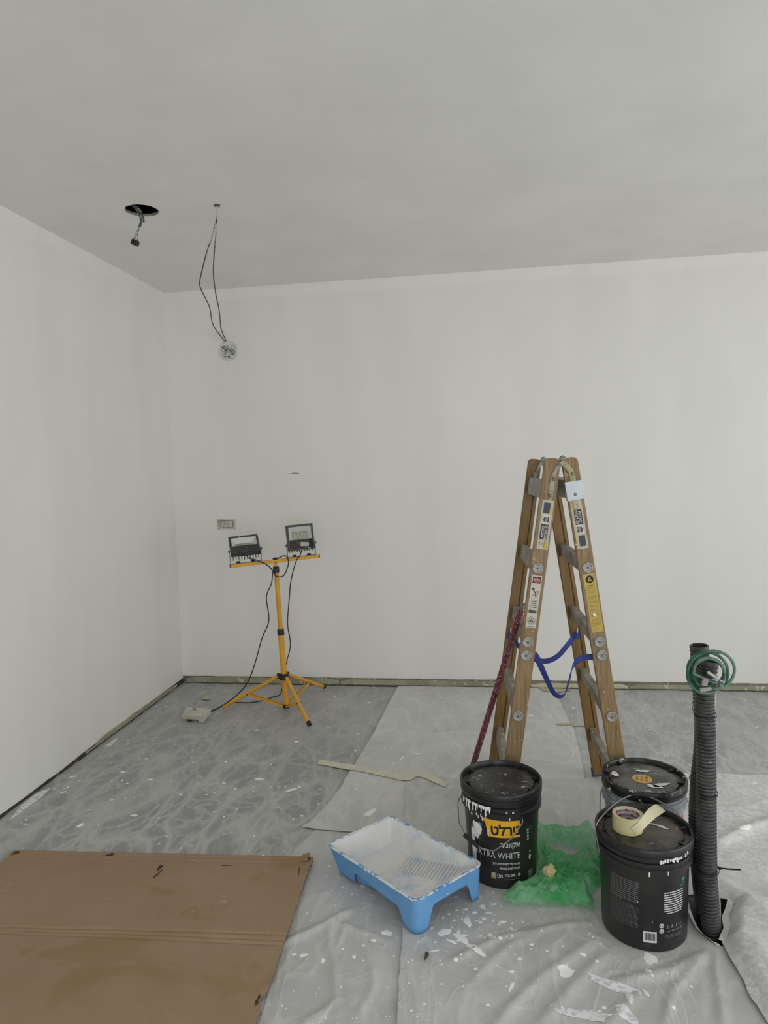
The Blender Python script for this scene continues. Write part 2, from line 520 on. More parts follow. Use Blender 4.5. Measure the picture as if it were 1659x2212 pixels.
def sheet_mat(name, dark, light, mode):
    t = NT(name)
    if mode == 'crinkle':
        # film clings to the tile in dark patches and lifts in pale branching creases
        co = t.co((1.9, 0.75, 1), (0, 0, radians(-38))); co2 = t.co((1.2, 1.0, 1), (0, 0, radians(15)))
        def rid(c_, sc, w, d, dist=1.1):
            n1 = t.noise(c_, sc, d, 0.5, dist)
            return t.ramp(t.math('ABSOLUTE', t.math('SUBTRACT', n1, 0.5), 0), 0.0, w, 1, 0)
        def warp(c_, sc, amt):
            nz = t.n('ShaderNodeTexNoise'); nz.inputs['Scale'].default_value = sc; nz.inputs['Detail'].default_value = 2; t.link(c_, nz.inputs['Vector'])
            sv = t.n('ShaderNodeVectorMath'); sv.operation = 'SCALE'; sv.inputs['Scale'].default_value = amt; t.link(nz.outputs['Color'], sv.inputs[0])
            ad = t.n('ShaderNodeVectorMath'); ad.operation = 'ADD'; t.link(c_, ad.inputs[0]); t.link(sv.outputs[0], ad.inputs[1]); return ad.outputs[0]
        cw = warp(warp(co, 1.8, 0.75), 7, 0.16); cw2 = warp(warp(co2, 2.2, 0.6), 9, 0.12)
        v1 = t.ramp(t.voro(cw, 3.4, 'DISTANCE_TO_EDGE'), 0.015, 0.21, 1, 0); v2 = t.ramp(t.voro(cw2, 7.5, 'DISTANCE_TO_EDGE'), 0.0, 0.13, 0.8, 0)
        e = t.math('MAXIMUM', v1, v2)
        big = t.noise(t.co(), 1.3, 3)
        e = t.math('MULTIPLY', e, t.ramp(big, 0.3, 0.58, 0.6, 1.0))
        e = t.math('MULTIPLY', e, t.ramp(t.pos(1), 3.1, 4.0, 1.0, 0.5))
        e = t.math('ADD', e, t.math('MULTIPLY', rid(co, 14, 0.06, 2), 0.22))
        e = t.math('ADD', e, t.ramp(t.pos(1), 3.1, 4.0, 0.0, 0.25))
        fine = t.noise(t.co((2, 1, 1), (0, 0, radians(-38))), 30, 5, 0.7)
        e = t.math('ADD', e, t.ramp(fine, 0.3, 0.75, -0.22, 0.25))
        c = t.mix(e, lin(dark), lin(light))
        t.bump(fine, 0.4, 0.004)
    elif mode == 'frost':
        f = t.noise(t.co((1, 1, 1)), 55, 6, 0.7); g = t.noise(t.co(), 6, 4)
        c = t.mix(t.ramp(f, 0.35, 0.68), lin(dark), lin(light))
        c = t.mix(t.ramp(g, 0.4, 0.7, 0, 0.4), c, lin(dark))
        t.bump(f, 0.5, 0.003)
    else:
        f = t.noise(t.co(), 2.6, 5, 0.6); g = t.noise(t.co(), 40, 4, 0.65)
        c = t.mix(t.ramp(f, 0.3, 0.7), lin(dark), lin(light))
        c = t.mix(t.ramp(g, 0.5, 0.8, 0, 0.35), c, lin(dark))
        def crease(rot, sc, st):
            n1 = t.noise(t.co(st, (0, 0, radians(rot))), sc, 3, 0.55, 0.9)
            return t.ramp(t.math('ABSOLUTE', t.math('SUBTRACT', n1, 0.5), 0), 0.0, 0.05, 1, 0)
        cr = t.math('ADD', t.math('ADD', crease(35, 2.6, (1.8, .8, 1)), t.math('MULTIPLY', crease(-50, 4.5, (1.5, .9, 1)), 0.6)), t.math('MULTIPLY', crease(10, 9, (1, 1.3, 1)), 0.18))
        c = t.mix(t.math('MULTIPLY', cr, 0.16), c, tuple(min(1, v * 1.5) for v in lin(light)))
        t.bump(t.math('ADD', cr, t.math('MULTIPLY', g, 0.2)), 0.26, 0.005)
    sp = t.noise(t.co(), 150, 3, 0.5)
    c = t.mix(t.ramp(sp, 0.755, 0.775), c, lin((240, 240, 238)))
    t.color(c)
    return t.set(0.42 if mode != 'frost' else 0.5, 0, 0.35)
M_film = sheet_mat('crinkled_film', (150, 152, 152), (186, 186, 183), 'crinkle')
M_film2 = sheet_mat('crinkled_film_right', (156, 158, 158), (196, 196, 194), 'crinkle')
M_cloth = sheet_mat('thick_sheet', (193, 193, 190), (208, 208, 205), 'smooth')
M_cloth2 = sheet_mat('thick_sheet_front', (181, 181, 179), (200, 200, 197), 'smooth')
M_frost = sheet_mat('frosted_sheet', (196, 197, 194), (236, 237, 234), 'frost')

def ridged(x, y, sx, sy, ang, seed):
    c, s_ = cos(ang), sin(ang)
    u, v = (x * c + y * s_) * sx, (-x * s_ + y * c) * sy
    u += 0.7 * noise.noise((x * 3, y * 3, seed + 9)); 
    a = 1 - abs(noise.noise((u, v, seed))) * 2.0
    b = 1 - abs(noise.noise((u * 2.2, v * 2.2, seed + 3))) * 2.0
    return max(0, a) ** 3 * 0.7 + max(0, b) ** 3 * 0.3

Z_LEFT = lambda x, y: 0.002 + 0.0050 * ridged(x, y, 7, 2.6, radians(52), 1) * (1 - sstep(-0.80, -0.66, x)) * (1 - sstep(-1.30, -1.16, x) * sstep(2.46, 2.36, y))
Z_RIGHT = lambda x, y: 0.002 + 0.0045 * ridged(x, y, 6, 2.6, radians(-30), 4) * sstep(0.50, 0.62, x)
Z_STRIP = lambda x, y: 0.0085 + 0.003 * (0.5 + 0.5 * noise.noise((x * 2.2, y * 5, 1))) + 0.0015 * ridged(x, y, 2.0, 6, 0.1, 8)
Z_MID = lambda x, y: 0.0045 + 0.0025 * (0.5 + 0.5 * noise.noise((x * 5, y * 4, 2))) + 0.003 * ridged(x, y, 4.5, 2, radians(40), 6)
Z_FRONT = lambda x, y: 0.0120 + 0.003 * (0.5 + 0.5 * noise.noise((x * 4, y * 4, 3))) + 0.003 * ridged(x, y, 5.5, 2, radians(50), 11) * sstep(2.75, 2.4, y)
s6l = [(3.30, 0.77), (2.60, 0.745), (2.345, 0.742), (2.325, 0.760), (2.31, 0.800), (2.277, 0.782), (2.228, 0.752), (2.205, 0.746), (2.175, 0.738), (2.145, 0.722), (2.11, 0.702), (2.06, 0.699), (1.993, 0.703), (1.899, 0.707), (1.826, 0.714), (1.0, 0.76)]
_s6 = pl(s6l)
Z_FROST = lambda x, y: 0.018 + 0.034 * sstep(0.0, 0.055, x - float(_s6(y))) * sstep(2.42, 2.25, y) + 0.006 * (0.5 + 0.5 * noise.noise((x * 7, y * 7, 4))) + 0.004 * ridged(x, y, 6, 6, 0.4, 13)

tri_feet = [(-1.624, 4.023, .02), (-1.004, 3.764, .02), (-1.069, 4.431, .02), (-1.22, 4.04, .03), (-1.715, 3.82, .07)]
S_left = Sheet('plastic_film_sheet', 'crinkled grey plastic film under the yellow light stand', M_film, [(5, XL + 0.008), (0, XL + 0.008)], [(5, -0.50), (0, -0.50)], [(0, 4.528), (1, 4.50)], [(0, 0.7), (1, 0.7)], 150, 260, Z_LEFT, flat=tri_feet, seed=1)
S_right = Sheet('plastic_film_sheet', 'crinkled grey plastic film behind the black conduits, along the back wall', M_film2, [(4.6, .36), (3.8, .38), (3.4, .37), (3.1, .35)], [(5, XR - 0.02), (0, XR - 0.02)], [(0, 4.52), (1, 4.53)], [(0, 3.05), (1, 3.05)], 170, 90, Z_RIGHT, seed=2)
S_mid = Sheet('drop_cloth', 'folded pale grey sheet between the cardboard and the tray', M_cloth2, [(2.80, -0.66), (2.40, -0.78), (2.2, -1.1), (0, -1.1)], [(5, -0.20), (0, -0.18)], [(0, 2.76), (1, 2.80)], [(0, 0.8), (1, 0.8)], 110, 200, Z_MID,
    folds=[([(-.651, 1.986), (-.583, 2.041), (-.527, 2.095), (-.457, 2.177), (-.404, 2.239)], .013, .012), ([(-.411, 1.71), (-.464, 1.924), (-.487, 1.971), (-.512, 2.074), (-.504, 2.109)], .009, .011),
           ([(-.52, 1.66), (-.49, 1.702), (-.453, 1.74), (-.436, 1.778)], .008, .010), ([(-.448, 2.126), (-.468, 2.035), (-.468, 1.963)], .006, .010), ([(-.54, 2.117), (-.40, 2.07), (-.28, 2.02)], .004, .012), ([(-.36, 1.72), (-.33, 1.85), (-.35, 1.93)], .006, .012), ([(-.60, 2.25), (-.50, 2.27), (-.42, 2.26)], .005, .014)],
    flat=[(-.226, 2.06, .06), (-.50, 2.42, .14), (-.06, 2.27, .06), (-.30, 2.33, .20), (-.40, 2.52, .12)], seed=3)
S_strip = Sheet('drop_cloth', 'smooth pale grey sheet strip running from the tray to the back wall', M_cloth, [(4.6, -.56), (4.503, -.574), (3.602, -.621), (2.923, -.682), (2.72, -.738), (2.66, -.770), (2.5, -.770)], [(4.6, .42), (4.414, .455), (3.802, .49), (3.442, .476), (3.143, .453), (2.5, .45)], [(0, 4.50), (1, 4.51)], [(0, 2.675), (.08, 2.66), (.25, 2.647), (.4, 2.661), (1, 2.66)], 110, 170, Z_STRIP,
    folds=[([(-.655, 3.363), (-.409, 3.3), (-.203, 3.33)], .006, .02), ([(-.636, 3.539), (-.356, 3.486), (-.118, 3.635)], .006, .022), ([(-.60, 3.75), (-.3, 3.70), (0, 3.78)], .005, .025), ([(-.05, 4.4), (.02, 3.9), (0, 3.6)], .004, .02), ([(.1, 4.2), (.3, 4.1), (.4, 3.9)], .004, .02)],
    flat=[(.06, 2.66, .05), (.5, 3.2, .05), (.05, 3.2, .05), (-.10, 2.975, .05)], seed=4)
S_front = Sheet('drop_cloth', 'paint-spattered pale grey sheet with folds under the buckets', M_cloth2, [(3.5, -.385), (3.126, -.378), (2.827, -.35), (2.033, -.271), (1.727, -.249), (0.8, -.2)],
    [(3.4, .80), (2.36, .80), (2.353, .665), (2.267, .652), (2.198, .648), (2.155, .652), (2.12, .668), (2.100, .692), (2.09, .75), (0.8, .80)],
    [(0, 3.126), (.05, 3.215), (.10, 3.19), (.2, 3.15), (.4, 3.163), (.6, 3.185), (1, 3.24)], [(0, .8), (1, .8)], 130, 240, Z_FRONT,
    folds=[([(-.133, 1.938), (-.066, 1.996), (.034, 2.073), (.211, 2.144), (.345, 2.185)], .007, .010), ([(-.076, 1.845), (.061, 2.045), (.18, 2.119)], .005, .014), ([(.025, 1.755), (.133, 1.901), (.237, 2.003), (.352, 2.12)], .007, .018),
           ([(.098, 1.70), (.24, 1.90), (.37, 2.06)], .007, .018), ([(.438, 1.75), (.507, 1.904), (.60, 2.01), (.655, 2.08)], .007, .012), ([(.594, 1.75), (.64, 1.95), (.672, 2.085)], .007, .013), ([(.316, 1.905), (.525, 1.98), (.65, 2.083)], .008, .018),
           ([(.29, 2.88), (.30, 2.75), (.29, 2.66)], .008, .014), ([(.0, 2.95), (.2, 3.0), (.4, 2.98)], .005, .02), ([(-.2, 2.9), (.0, 2.85), (.1, 2.75)], .005, .02), ([(-.05, 1.65), (.02, 1.74), (.08, 1.83)], .007, .018), ([(.2, 1.62), (.32, 1.78), (.42, 1.9)], .007, .0182)],
    flat=[(-.226, 2.06, .05), (-.03, 2.27, .04), (.054, 2.441, .128), (.492, 2.184, .138), (.562, 2.492, .128), (.06, 2.665, .055), (.553, 2.685, .055), (-.30, 2.40, .20), (-.10, 2.975, .04)], seed=5)
S_frost = Sheet('plastic_sheet', 'speckled frosted plastic sheet, torn and raised beside the conduit hole', M_frost, s6l, [(5, XR - 0.02), (0, XR - 0.02)], [(0, 3.26), (.25, 3.285), (1, 3.30)], [(0, 0.8), (1, 0.8)], 190, 190, Z_FROST,
    folds=[([(.85, 2.65), (.893, 2.683), (1.034, 2.794), (1.118, 2.836), (1.3, 2.95)], .020, .022), ([(1.051, 3.188), (1.107, 3.097)], .007, .012), ([(1.193, 3.03), (1.078, 2.961), (1.0, 2.95)], .006, .012), ([(.80, 2.45), (.85, 2.3), (.90, 2.1)], .010, .03), ([(.78, 2.1), (.80, 1.95), (.83, 1.8)], .010, .02)], rag=0.008, seed=6)

# torn, curled lips of the sheets round the conduit hole
M_lip = plain('torn_white_edge', (226, 227, 225), .55, var=.05, scale=90)
def lip(sheet, pts, z0, h, lean, seed):
    mb = MB(); P = crv([(*p, 0) for p in pts], 10); vv = []; ff = []
    for i, q in enumerate(P):
        j = 1 + .5 * noise.noise((i * .35, seed, 0)); t_ = P[min(i + 1, len(P) - 1)] - P[max(i - 1, 0)]; n_ = Vector((-t_.y, t_.x, 0)).normalized() * lean
        k = min(1, min(i, len(P) - 1 - i) / 8)
        zb = sheet.z(q.x - n_.x * .4, q.y - n_.y * .4) - .0005
        vv += [(q.x - n_.x * .7, q.y - n_.y * .7, zb + .001), (q.x, q.y, zb + h * .5 * j * k), (q.x + n_.x * .45 * j, q.y + n_.y * .45 * j, zb + h * j * k + .0008)]
    for i in range(len(P) - 1):
        for k in (0, 1): ff.append((3 * i + k, 3 * i + k + 1, 3 * i + 4 + k, 3 * i + 3 + k))
    mb.add(vv, ff); mb.build('torn_lip', M_lip, sheet.o, True)
lip(S_front, [(.657, 2.330), (.649, 2.267), (.646, 2.198), (.651, 2.155), (.667, 2.118), (.690, 2.098)], .015, .013, -.012, 1)
lip(S_frost, [(.800, 2.312), (.784, 2.277), (.756, 2.228), (.749, 2.205), (.741, 2.172), (.724, 2.142), (.706, 2.108)], .015, .010, .018, 2)

# ---- spilt paint on the sheets
M_splat = plain('dried_white_paint', (246, 246, 244), 0.55, var=0.05)
M_smear = worn('smeared_white_paint', (232, 233, 235), (196, 198, 200), 0.54, 70, 0.6)
rng = random.Random(11)
def splats(sheet, specs, mat=M_splat, name='paint_splat'):
    for (x, y, rx, ry, rot) in specs:
        mb = MB(); sheet.splat(mb, blob(rng, x, y, rx, ry, rot, 18, 0.42)); mb.build(name, mat, sheet.o, True, fix=False)
splats(S_mid, [(-.443, 2.309, .010, .008, 0), (-.324, 2.07, .018, .014, .4), (-.409, 1.955, .007, .007, 0), (-.431, 2.356, .012, .005, .7), (-.566, 1.947, .013, .008, 0), (-.595, 1.948, .007, .006, 0), (-.50, 1.93, .006, .012, .3), (-.36, 2.03, .009, .007, 0)])
splats(S_front, [(-.14, 2.08, .022, .016, .9), (-.068, 2.139, .012, .024, .5), (-.085, 2.055, .010, .036, .75), (-.04, 2.01, .045, .010, -.7), (-.045, 2.185, .009, .008, 0), (-.023, 2.225, .008, .007, 0), (-.075, 2.20, .009, .007, 0), (0.0, 2.19, .010, .007, 0), (.045, 2.15, .012, .007, 0), (.015, 2.07, .014, .008, .4),
                 (-.165, 1.995, .016, .005, .3), (-.115, 2.04, .006, .022, 1.2), (.063, 1.929, .009, .006, 0), (.09, 1.985, .006, .008, 0), (.06, 1.87, .005, .022, -.3), (.219, 1.945, .026, .020, .3), (.473, 2.025, .020, .026, .5), (.454, 1.968, .008, .012, 0), (.28, 2.02, .010, .006, .2), (.49, 1.838, .006, .006, 0), (-.10, 1.96, .008, .006, 0), (-.04, 1.93, .007, .006, 0), (.13, 2.05, .008, .006, 0)])
splats(S_front, [(.345, 1.905, .075, .020, -.42), (.255, 1.79, .080, .020, -.15), (.36, 1.80, .020, .034, .4), (.38, 1.86, .012, .020, .2), (.43, 1.885, .006, .014, .3)], M_smear, 'paint_smear')
splats(S_left, [(-1.085, 3.098, .022, .012, .3), (-.897, 3.003, .030, .010, .6), (-1.24, 3.33, .010, .006, 0), (-1.62, 3.05, .016, .008, .4), (-1.53, 2.72, .016, .010, .4), (-1.72, 2.62, .012, .014, .3), (-1.30, 3.7, .010, .006, 0), (-2.03, 3.05, .018, .010, .9), (-1.96, 3.46, .012, .006, .5), (-1.80, 3.12, .015, .007, .3), (-1.98, 2.9, .013, .008, .2), (-1.02, 3.55, .014, .006, .3)])
splats(S_left, [(-2.075, 2.80, .022, .14, 0), (-2.06, 3.46, .016, .07, .1)], M_smear, 'paint_smear')
splats(S_strip, [(-.495, 2.815, .018, .034, -.5), (-.35, 3.424, .020, .009, 0), (-.455, 3.296, .009, .006, 0), (-.42, 3.37, .006, .022, -.4), (.05, 3.35, .010, .006, 0), (.27, 4.0, .02, .008, 0), (-.25, 3.75, .012, .006, 0), (.1, 3.55, .01, .006, 0)])
splats(S_frost, [(1.00, 2.765, .030, .016, .5), (1.06, 2.82, .020, .012, .5), (.93, 2.74, .022, .008, .5), (1.20, 3.19, .012, .006, 0)])
def flecks(sheet, n_, box, r0, r1, seed):
    g = random.Random(seed); mb = MB()
    for _ in range(n_):
        x, y = g.uniform(box[0], box[2]), g.uniform(box[1], box[3])
        if not (float(sheet.xl(y)) + .01 < x < float(sheet.xr(y)) - .01): continue
        if any(math.hypot(x - a_, y - b_) < c_ for a_, b_, c_ in ((.054, 2.441, .14), (.49, 2.18, .15), (.562, 2.492, .14), (-.30, 2.33, .05))) or (sheet is S_strip and y < 3.24 and x > -.40): continue
        r = r0 + (r1 - r0) * g.random() ** 3
        sheet.splat(mb, blob(g, x, y, r, r * g.uniform(.5, 1), g.uniform(0, 3), 8, .3), 0.0008)
    stuff(mb.build('paint_flecks', M_splat, sheet.o, True, fix=False))
flecks(S_front, 260, (-.26, 1.7, .62, 2.35), .0012, .007, 1)
flecks(S_front, 90, (-.13, 2.06, .08, 2.29), .002, .010, 9)
flecks(S_mid, 190, (-.62, 1.68, -.25, 2.5), .0012, .006, 2)
flecks(S_left, 420, (-2.1, 2.4, -.65, 4.5), .0015, .009, 3)
flecks(S_strip, 130, (-.7, 2.65, .45, 4.4), .0015, .008, 4)
flecks(S_right, 120, (.5, 3.3, 1.8, 4.5), .002, .010, 5)
flecks(S_frost, 160, (.75, 1.75, 1.4, 3.2), .001, .004, 6)

# ---- masking tape along the wall foot, and strips on the sheets
M_tape = plain('masking_tape_paper', (186, 183, 152), 0.6, var=0.10, scale=18)
M_tape_old = worn('dirty_masking_tape', (160, 158, 134), (196, 193, 176), 0.60, 25, 0.65, rgb2=(142, 140, 116), scale2=7)
def wall_tape(label, x0, x1, z0, z1, mat, seed):
    n_ = int((x1 - x0) / 0.02); mb = MB(); vv = []; ff = []
    for i in range(n_ + 1):
        x = x0 + (x1 - x0) * i / n_
        w = 0.0015 * noise.noise((x * 30, seed, 0))
        e = 0.35 * (z1 - z0) * (1 - sstep(0, 0.06, min(x - x0, x1 - x)))
        for (yy, zz) in ((YB - 0.0095 + w, z1 - e + 0.004 * noise.noise((x * 12, seed, 1))), (YB - 0.012 + w, (z0 + z1) / 2), (YB - 0.013 - abs(w), z0 + 0.006 + 0.006 * noise.noise((x * 10, seed, 2))), (YB - 0.026, max(0.010, z0 + .005))):
            vv.append((x, yy, zz))
    for i in range(n_):
        for k in range(3): ff.append((4 * i + k, 4 * i + k + 1, 4 * i + 5 + k, 4 * i + 4 + k))
    mb.add(vv, ff); tag(mb.build('masking_tape_strip', mat, None, True), label, 'tape')
wall_tape('dusty masking tape along the skirting behind the light stand', XL + 0.03, -0.985, 0.006, 0.046, M_tape_old, 1)
wall_tape('dusty masking tape along the skirting behind the grey sheet strip', -0.975, 0.30, 0.006, 0.042, M_tape_old, 2)
wall_tape('pale masking tape along the skirting behind the ladder', 0.31, 0.93, 0.004, 0.036, M_tape, 3)
wall_tape('pale masking tape along the skirting behind the conduits', 0.94, XR - 0.1, 0.004, 0.035, M_tape_old, 4)
mb = MB(); vv = []; ff = []; n_ = 60
for i in range(n_ + 1):
    y = 3.30 + 1.12 * i / n_; e = 0.013 * sstep(0, .25, i / n_) * (1 - .5 * sstep(.85, 1, i / n_)) + 0.005 * noise.noise((y * 9, 0, 0))
    vv += [(XL + 0.0075, y, 0.010), (XL + 0.009, y, 0.018 + e), (XL + 0.0015, y, 0.022 + e)]
for i in range(n_):
    for k in range(2): ff.append((3 * i + k, 3 * i + k + 1, 3 * i + 4 + k, 3 * i + 3 + k))
mb.add(vv, ff); tag(mb.build('masking_tape_strip', M_tape_old, None, True), 'ragged masking tape peeling along the foot of the side wall', 'tape')

def floor_tape(label, top, bot, sheetz, mat, lift=0.0035):
    mb = MB(); T, B = crv([(*p, 0) for p in top], 6), crv([(*p, 0) for p in bot], 6); n_ = len(T); vv = []; ff = []
    for i in range(n_):
        for k in (0, .5, 1):
            q = T[i].lerp(B[i], k); vv.append((q.x, q.y, sheetz(q.x, q.y) + lift))
    for i in range(n_ - 1):
        for k in (0, 1): ff.append((3 * i + k, 3 * i + k + 1, 3 * i + 4 + k, 3 * i + 3 + k))
    mb.add(vv, ff); return tag(mb.build('masking_tape_strip', mat, None, True), label, 'tape')
def top_z(x, y):
    z = 0.004
    for sh in (S_left, S_right, S_mid, S_strip, S_front, S_frost):
        if float(sh.xl(y)) <= x <= float(sh.xr(y)):
            S = (x - float(sh.xl(y))) / (float(sh.xr(y)) - float(sh.xl(y)))
            if float(sh.yb(S)) <= y <= float(sh.yt(S)): z = max(z, sh.z(x, y))
    return z
M_tape_floor = plain('flattened_masking_tape', (212, 210, 188), 0.6, var=0.07, scale=18)
floor_tape('long strip of masking tape stuck across the sheets in front of the ladder', [(-.841, 3.318), (-.811, 3.325), (-.588, 3.25), (-.372, 3.175), (-.305, 3.22), (-.174, 3.100)], [(-.838, 3.275), (-.803, 3.266), (-.602, 3.198), (-.377, 3.112), (-.313, 3.155), (-.185, 3.058)], lambda x, y: max(top_z(x, y), top_z(x, y + .02), top_z(x + .02, y)), M_tape_floor)
floor_tape('short scrap of masking tape lying between the ladder legs', [(.40, 3.885), (.5, 3.895), (.60, 3.89)], [(.41, 3.86), (.5, 3.868), (.59, 3.865)], top_z, M_tape, 0.003)
floor_tape('torn masking tape scrap below the skirting beyond the ladder', [(.36, 4.505), (.45, 4.51), (.56, 4.50)], [(.38, 4.44), (.44, 4.42), (.55, 4.47)], top_z, M_tape, 0.004)
mb = MB(); mb.add([(-1.85, 4.215, .010), (-1.815, 4.235, .016), (-1.775, 4.195, .009), (-1.79, 4.165, .010), (-1.825, 4.175, .014)], [(0, 1, 4), (1, 2, 3, 4)])
tag(mb.build('paper_scrap', M_tape, None), 'small beige paper scrap lying near the room corner', 'scrap')
mb = MB(); mb.tube(crv([(-.19, 1.975, .022), (-.186, 1.96, .027), (-.192, 1.945, .021)], 4), .004, 6, rs=[.0015, .004, .0055, .006, .0065, .005, .004, .003, .001]); tag(mb.build('debris_crumb', plain('brown_leaf', (70, 52, 40), .8)), 'dark brown dry crumb lying on the front sheet', 'debris')

# ================================================================== CARDBOARD
def cardboard():
    t = NT('brown_cardboard')
    f = t.noise(t.co(), 3.2, 5, 0.6); g = t.noise(t.co((3, 1, 1)), 60, 3); st = t.noise(t.co((1, 1.4, 1)), 2.4, 4, 0.5, 0.6)
    c = t.mix(t.ramp(f, 0.3, 0.7), lin((150, 127, 100)), lin((161, 140, 114)))
    c = t.mix(t.ramp(st, 0.57, 0.62, 0, 0.55), c, lin((143, 118, 80)))
    c = t.mix(t.ramp(g, 0.45, 0.75, 0, 0.3), c, lin((140, 114, 84)))
    sc = t.noise(t.co((1, 5, 1)), 26, 4, 0.7); ms = t.noise(t.co(), 3.0, 2)
    c = t.mix(t.math('MULTIPLY', t.ramp(sc, 0.60, 0.66), t.ramp(ms, 0.58, 0.66, 0, 0.6)), c, lin((186, 176, 160)))
    t.color(c); t.bump(t.noise(t.co((2, 260, 1), (0, 0, radians(2.6))), 1, 1), 0.06, 0.001)
    M_card = t.set(0.75, 0, 0.25)
    M_edge = worn('corrugated_edge', (92, 70, 48), (150, 124, 92), 0.5, 240, 0.9, rgb2=(60, 44, 30), scale2=200)
    M_tear = plain('torn_paper_core', (74, 54, 36), 0.9, var=.3, scale=200)
    c0 = Vector((-1.855, 2.387, 0)); ux = Vector((1.200, 0.055, 0)).normalized(); uy = Vector((-0.055, 1.200, 0)).normalized()
    W_, H_ = 1.2015, 1.12
    def zt(a, b):   # a along the top edge, b downwards from it
        z = 0.0245 + 0.004 * noise.noise((a * 2, b * 2, 1)) + 0.0025 * noise.noise((a * 5, b * 5, 2))
        for (bb, d, w) in ((0.020, .0016, .004), (0.048, .0020, .004), (0.445 - .012 * a, .0045, .0032), (0.468 + .01 * a, .0036, .0032), (0.457, .0026, .003)):
            z -= d * math.exp(-((b - bb) / w) ** 2)
        return z
    root = thing('cardboard_sheet', 'large flat brown cardboard sheet with fold lines and tears', 'cardboard', (-1.25, 1.87, 0.018))
    nx, ny = 90, 260; mb = MB(); vv = []; ff = []
    for j in range(ny + 1):
        for i in range(nx + 1):
            a, b = W_ * i / nx, H_ * j / ny
            aa = a + (0.004 * noise.noise((b * 16, 5, 0)) if i in (0, nx) else 0); bb = b + (0.003 * noise.noise((a * 14, 6, 0)) if j in (0, ny) else 0)
            if i == nx: aa -= 0.012 * math.exp(-((b - .70) / .02) ** 2)
            q = c0 + ux * aa - uy * bb; vv.append((q.x, q.y, zt(a, b)))
    I = lambda i, j: j * (nx + 1) + i
    for j in range(ny):
        for i in range(nx): ff.append((I(i, j), I(i, j + 1), I(i + 1, j + 1), I(i + 1, j)))
    mb.add(vv, ff); top = mb.build('face_sheet', M_card, root, True, fix=False)
    loop = [I(i, 0) for i in range(nx + 1)] + [I(nx, j) for j in range(1, ny + 1)] + [I(i, ny) for i in range(nx - 1, -1, -1)] + [I(0, j) for j in range(ny - 1, 0, -1)]
    mb = MB(); L = len(loop); v2 = [Vector(vv[k]) for k in loop]
    mb.add(v2 + [q - Vector((0, 0, .006)) for q in v2], [(k, (k + 1) % L, L + (k + 1) % L, L + k) for k in range(L)])
    mb.build('corrugated_edge', M_edge, root, fix=False)
    g = random.Random(3)
    def tear(a, b, la, lb, rot):
        P = blob(g, 0, 0, la, lb, rot, 12, .8); mb = MB()
        vs2 = [];
        for x, y in P:
            q = c0 + ux * (a + x) - uy * (b + y); vs2.append((q.x, q.y, zt(a + x, b + y) + .0007))
        mb.add(vs2, [tuple(range(len(P)))]); mb.build('tear', M_tear, root, fix=False)
    tear(.638, .095, .006, .026, .1); tear(.646, .135, .005, .024, .2); tear(.885, .072, .017, .0025, -.05); tear(1.167, .095, .0025, .022, -.15)
    tear(.405, .020, .018, .008, 0); tear(.018, .022, .018, .008, -.6); tear(1.178, .012, .012, .010, 0); tear(1.183, .705, .006, .016, 0)
    # folded-up corner flap
    q = c0 + ux * 1.175 - uy * .012; mb = MB()
    M = Matrix.Translation((q.x, q.y, .030)) @ Matrix.Rotation(radians(2.6), 4, 'Z') @ Matrix.Rotation(radians(-14), 4, 'Y')
    mb.prism(rect(-.016, -.024, .012, .022), -.002, .002, M); mb.build('corner_flap', M_card, root)
cardboard()

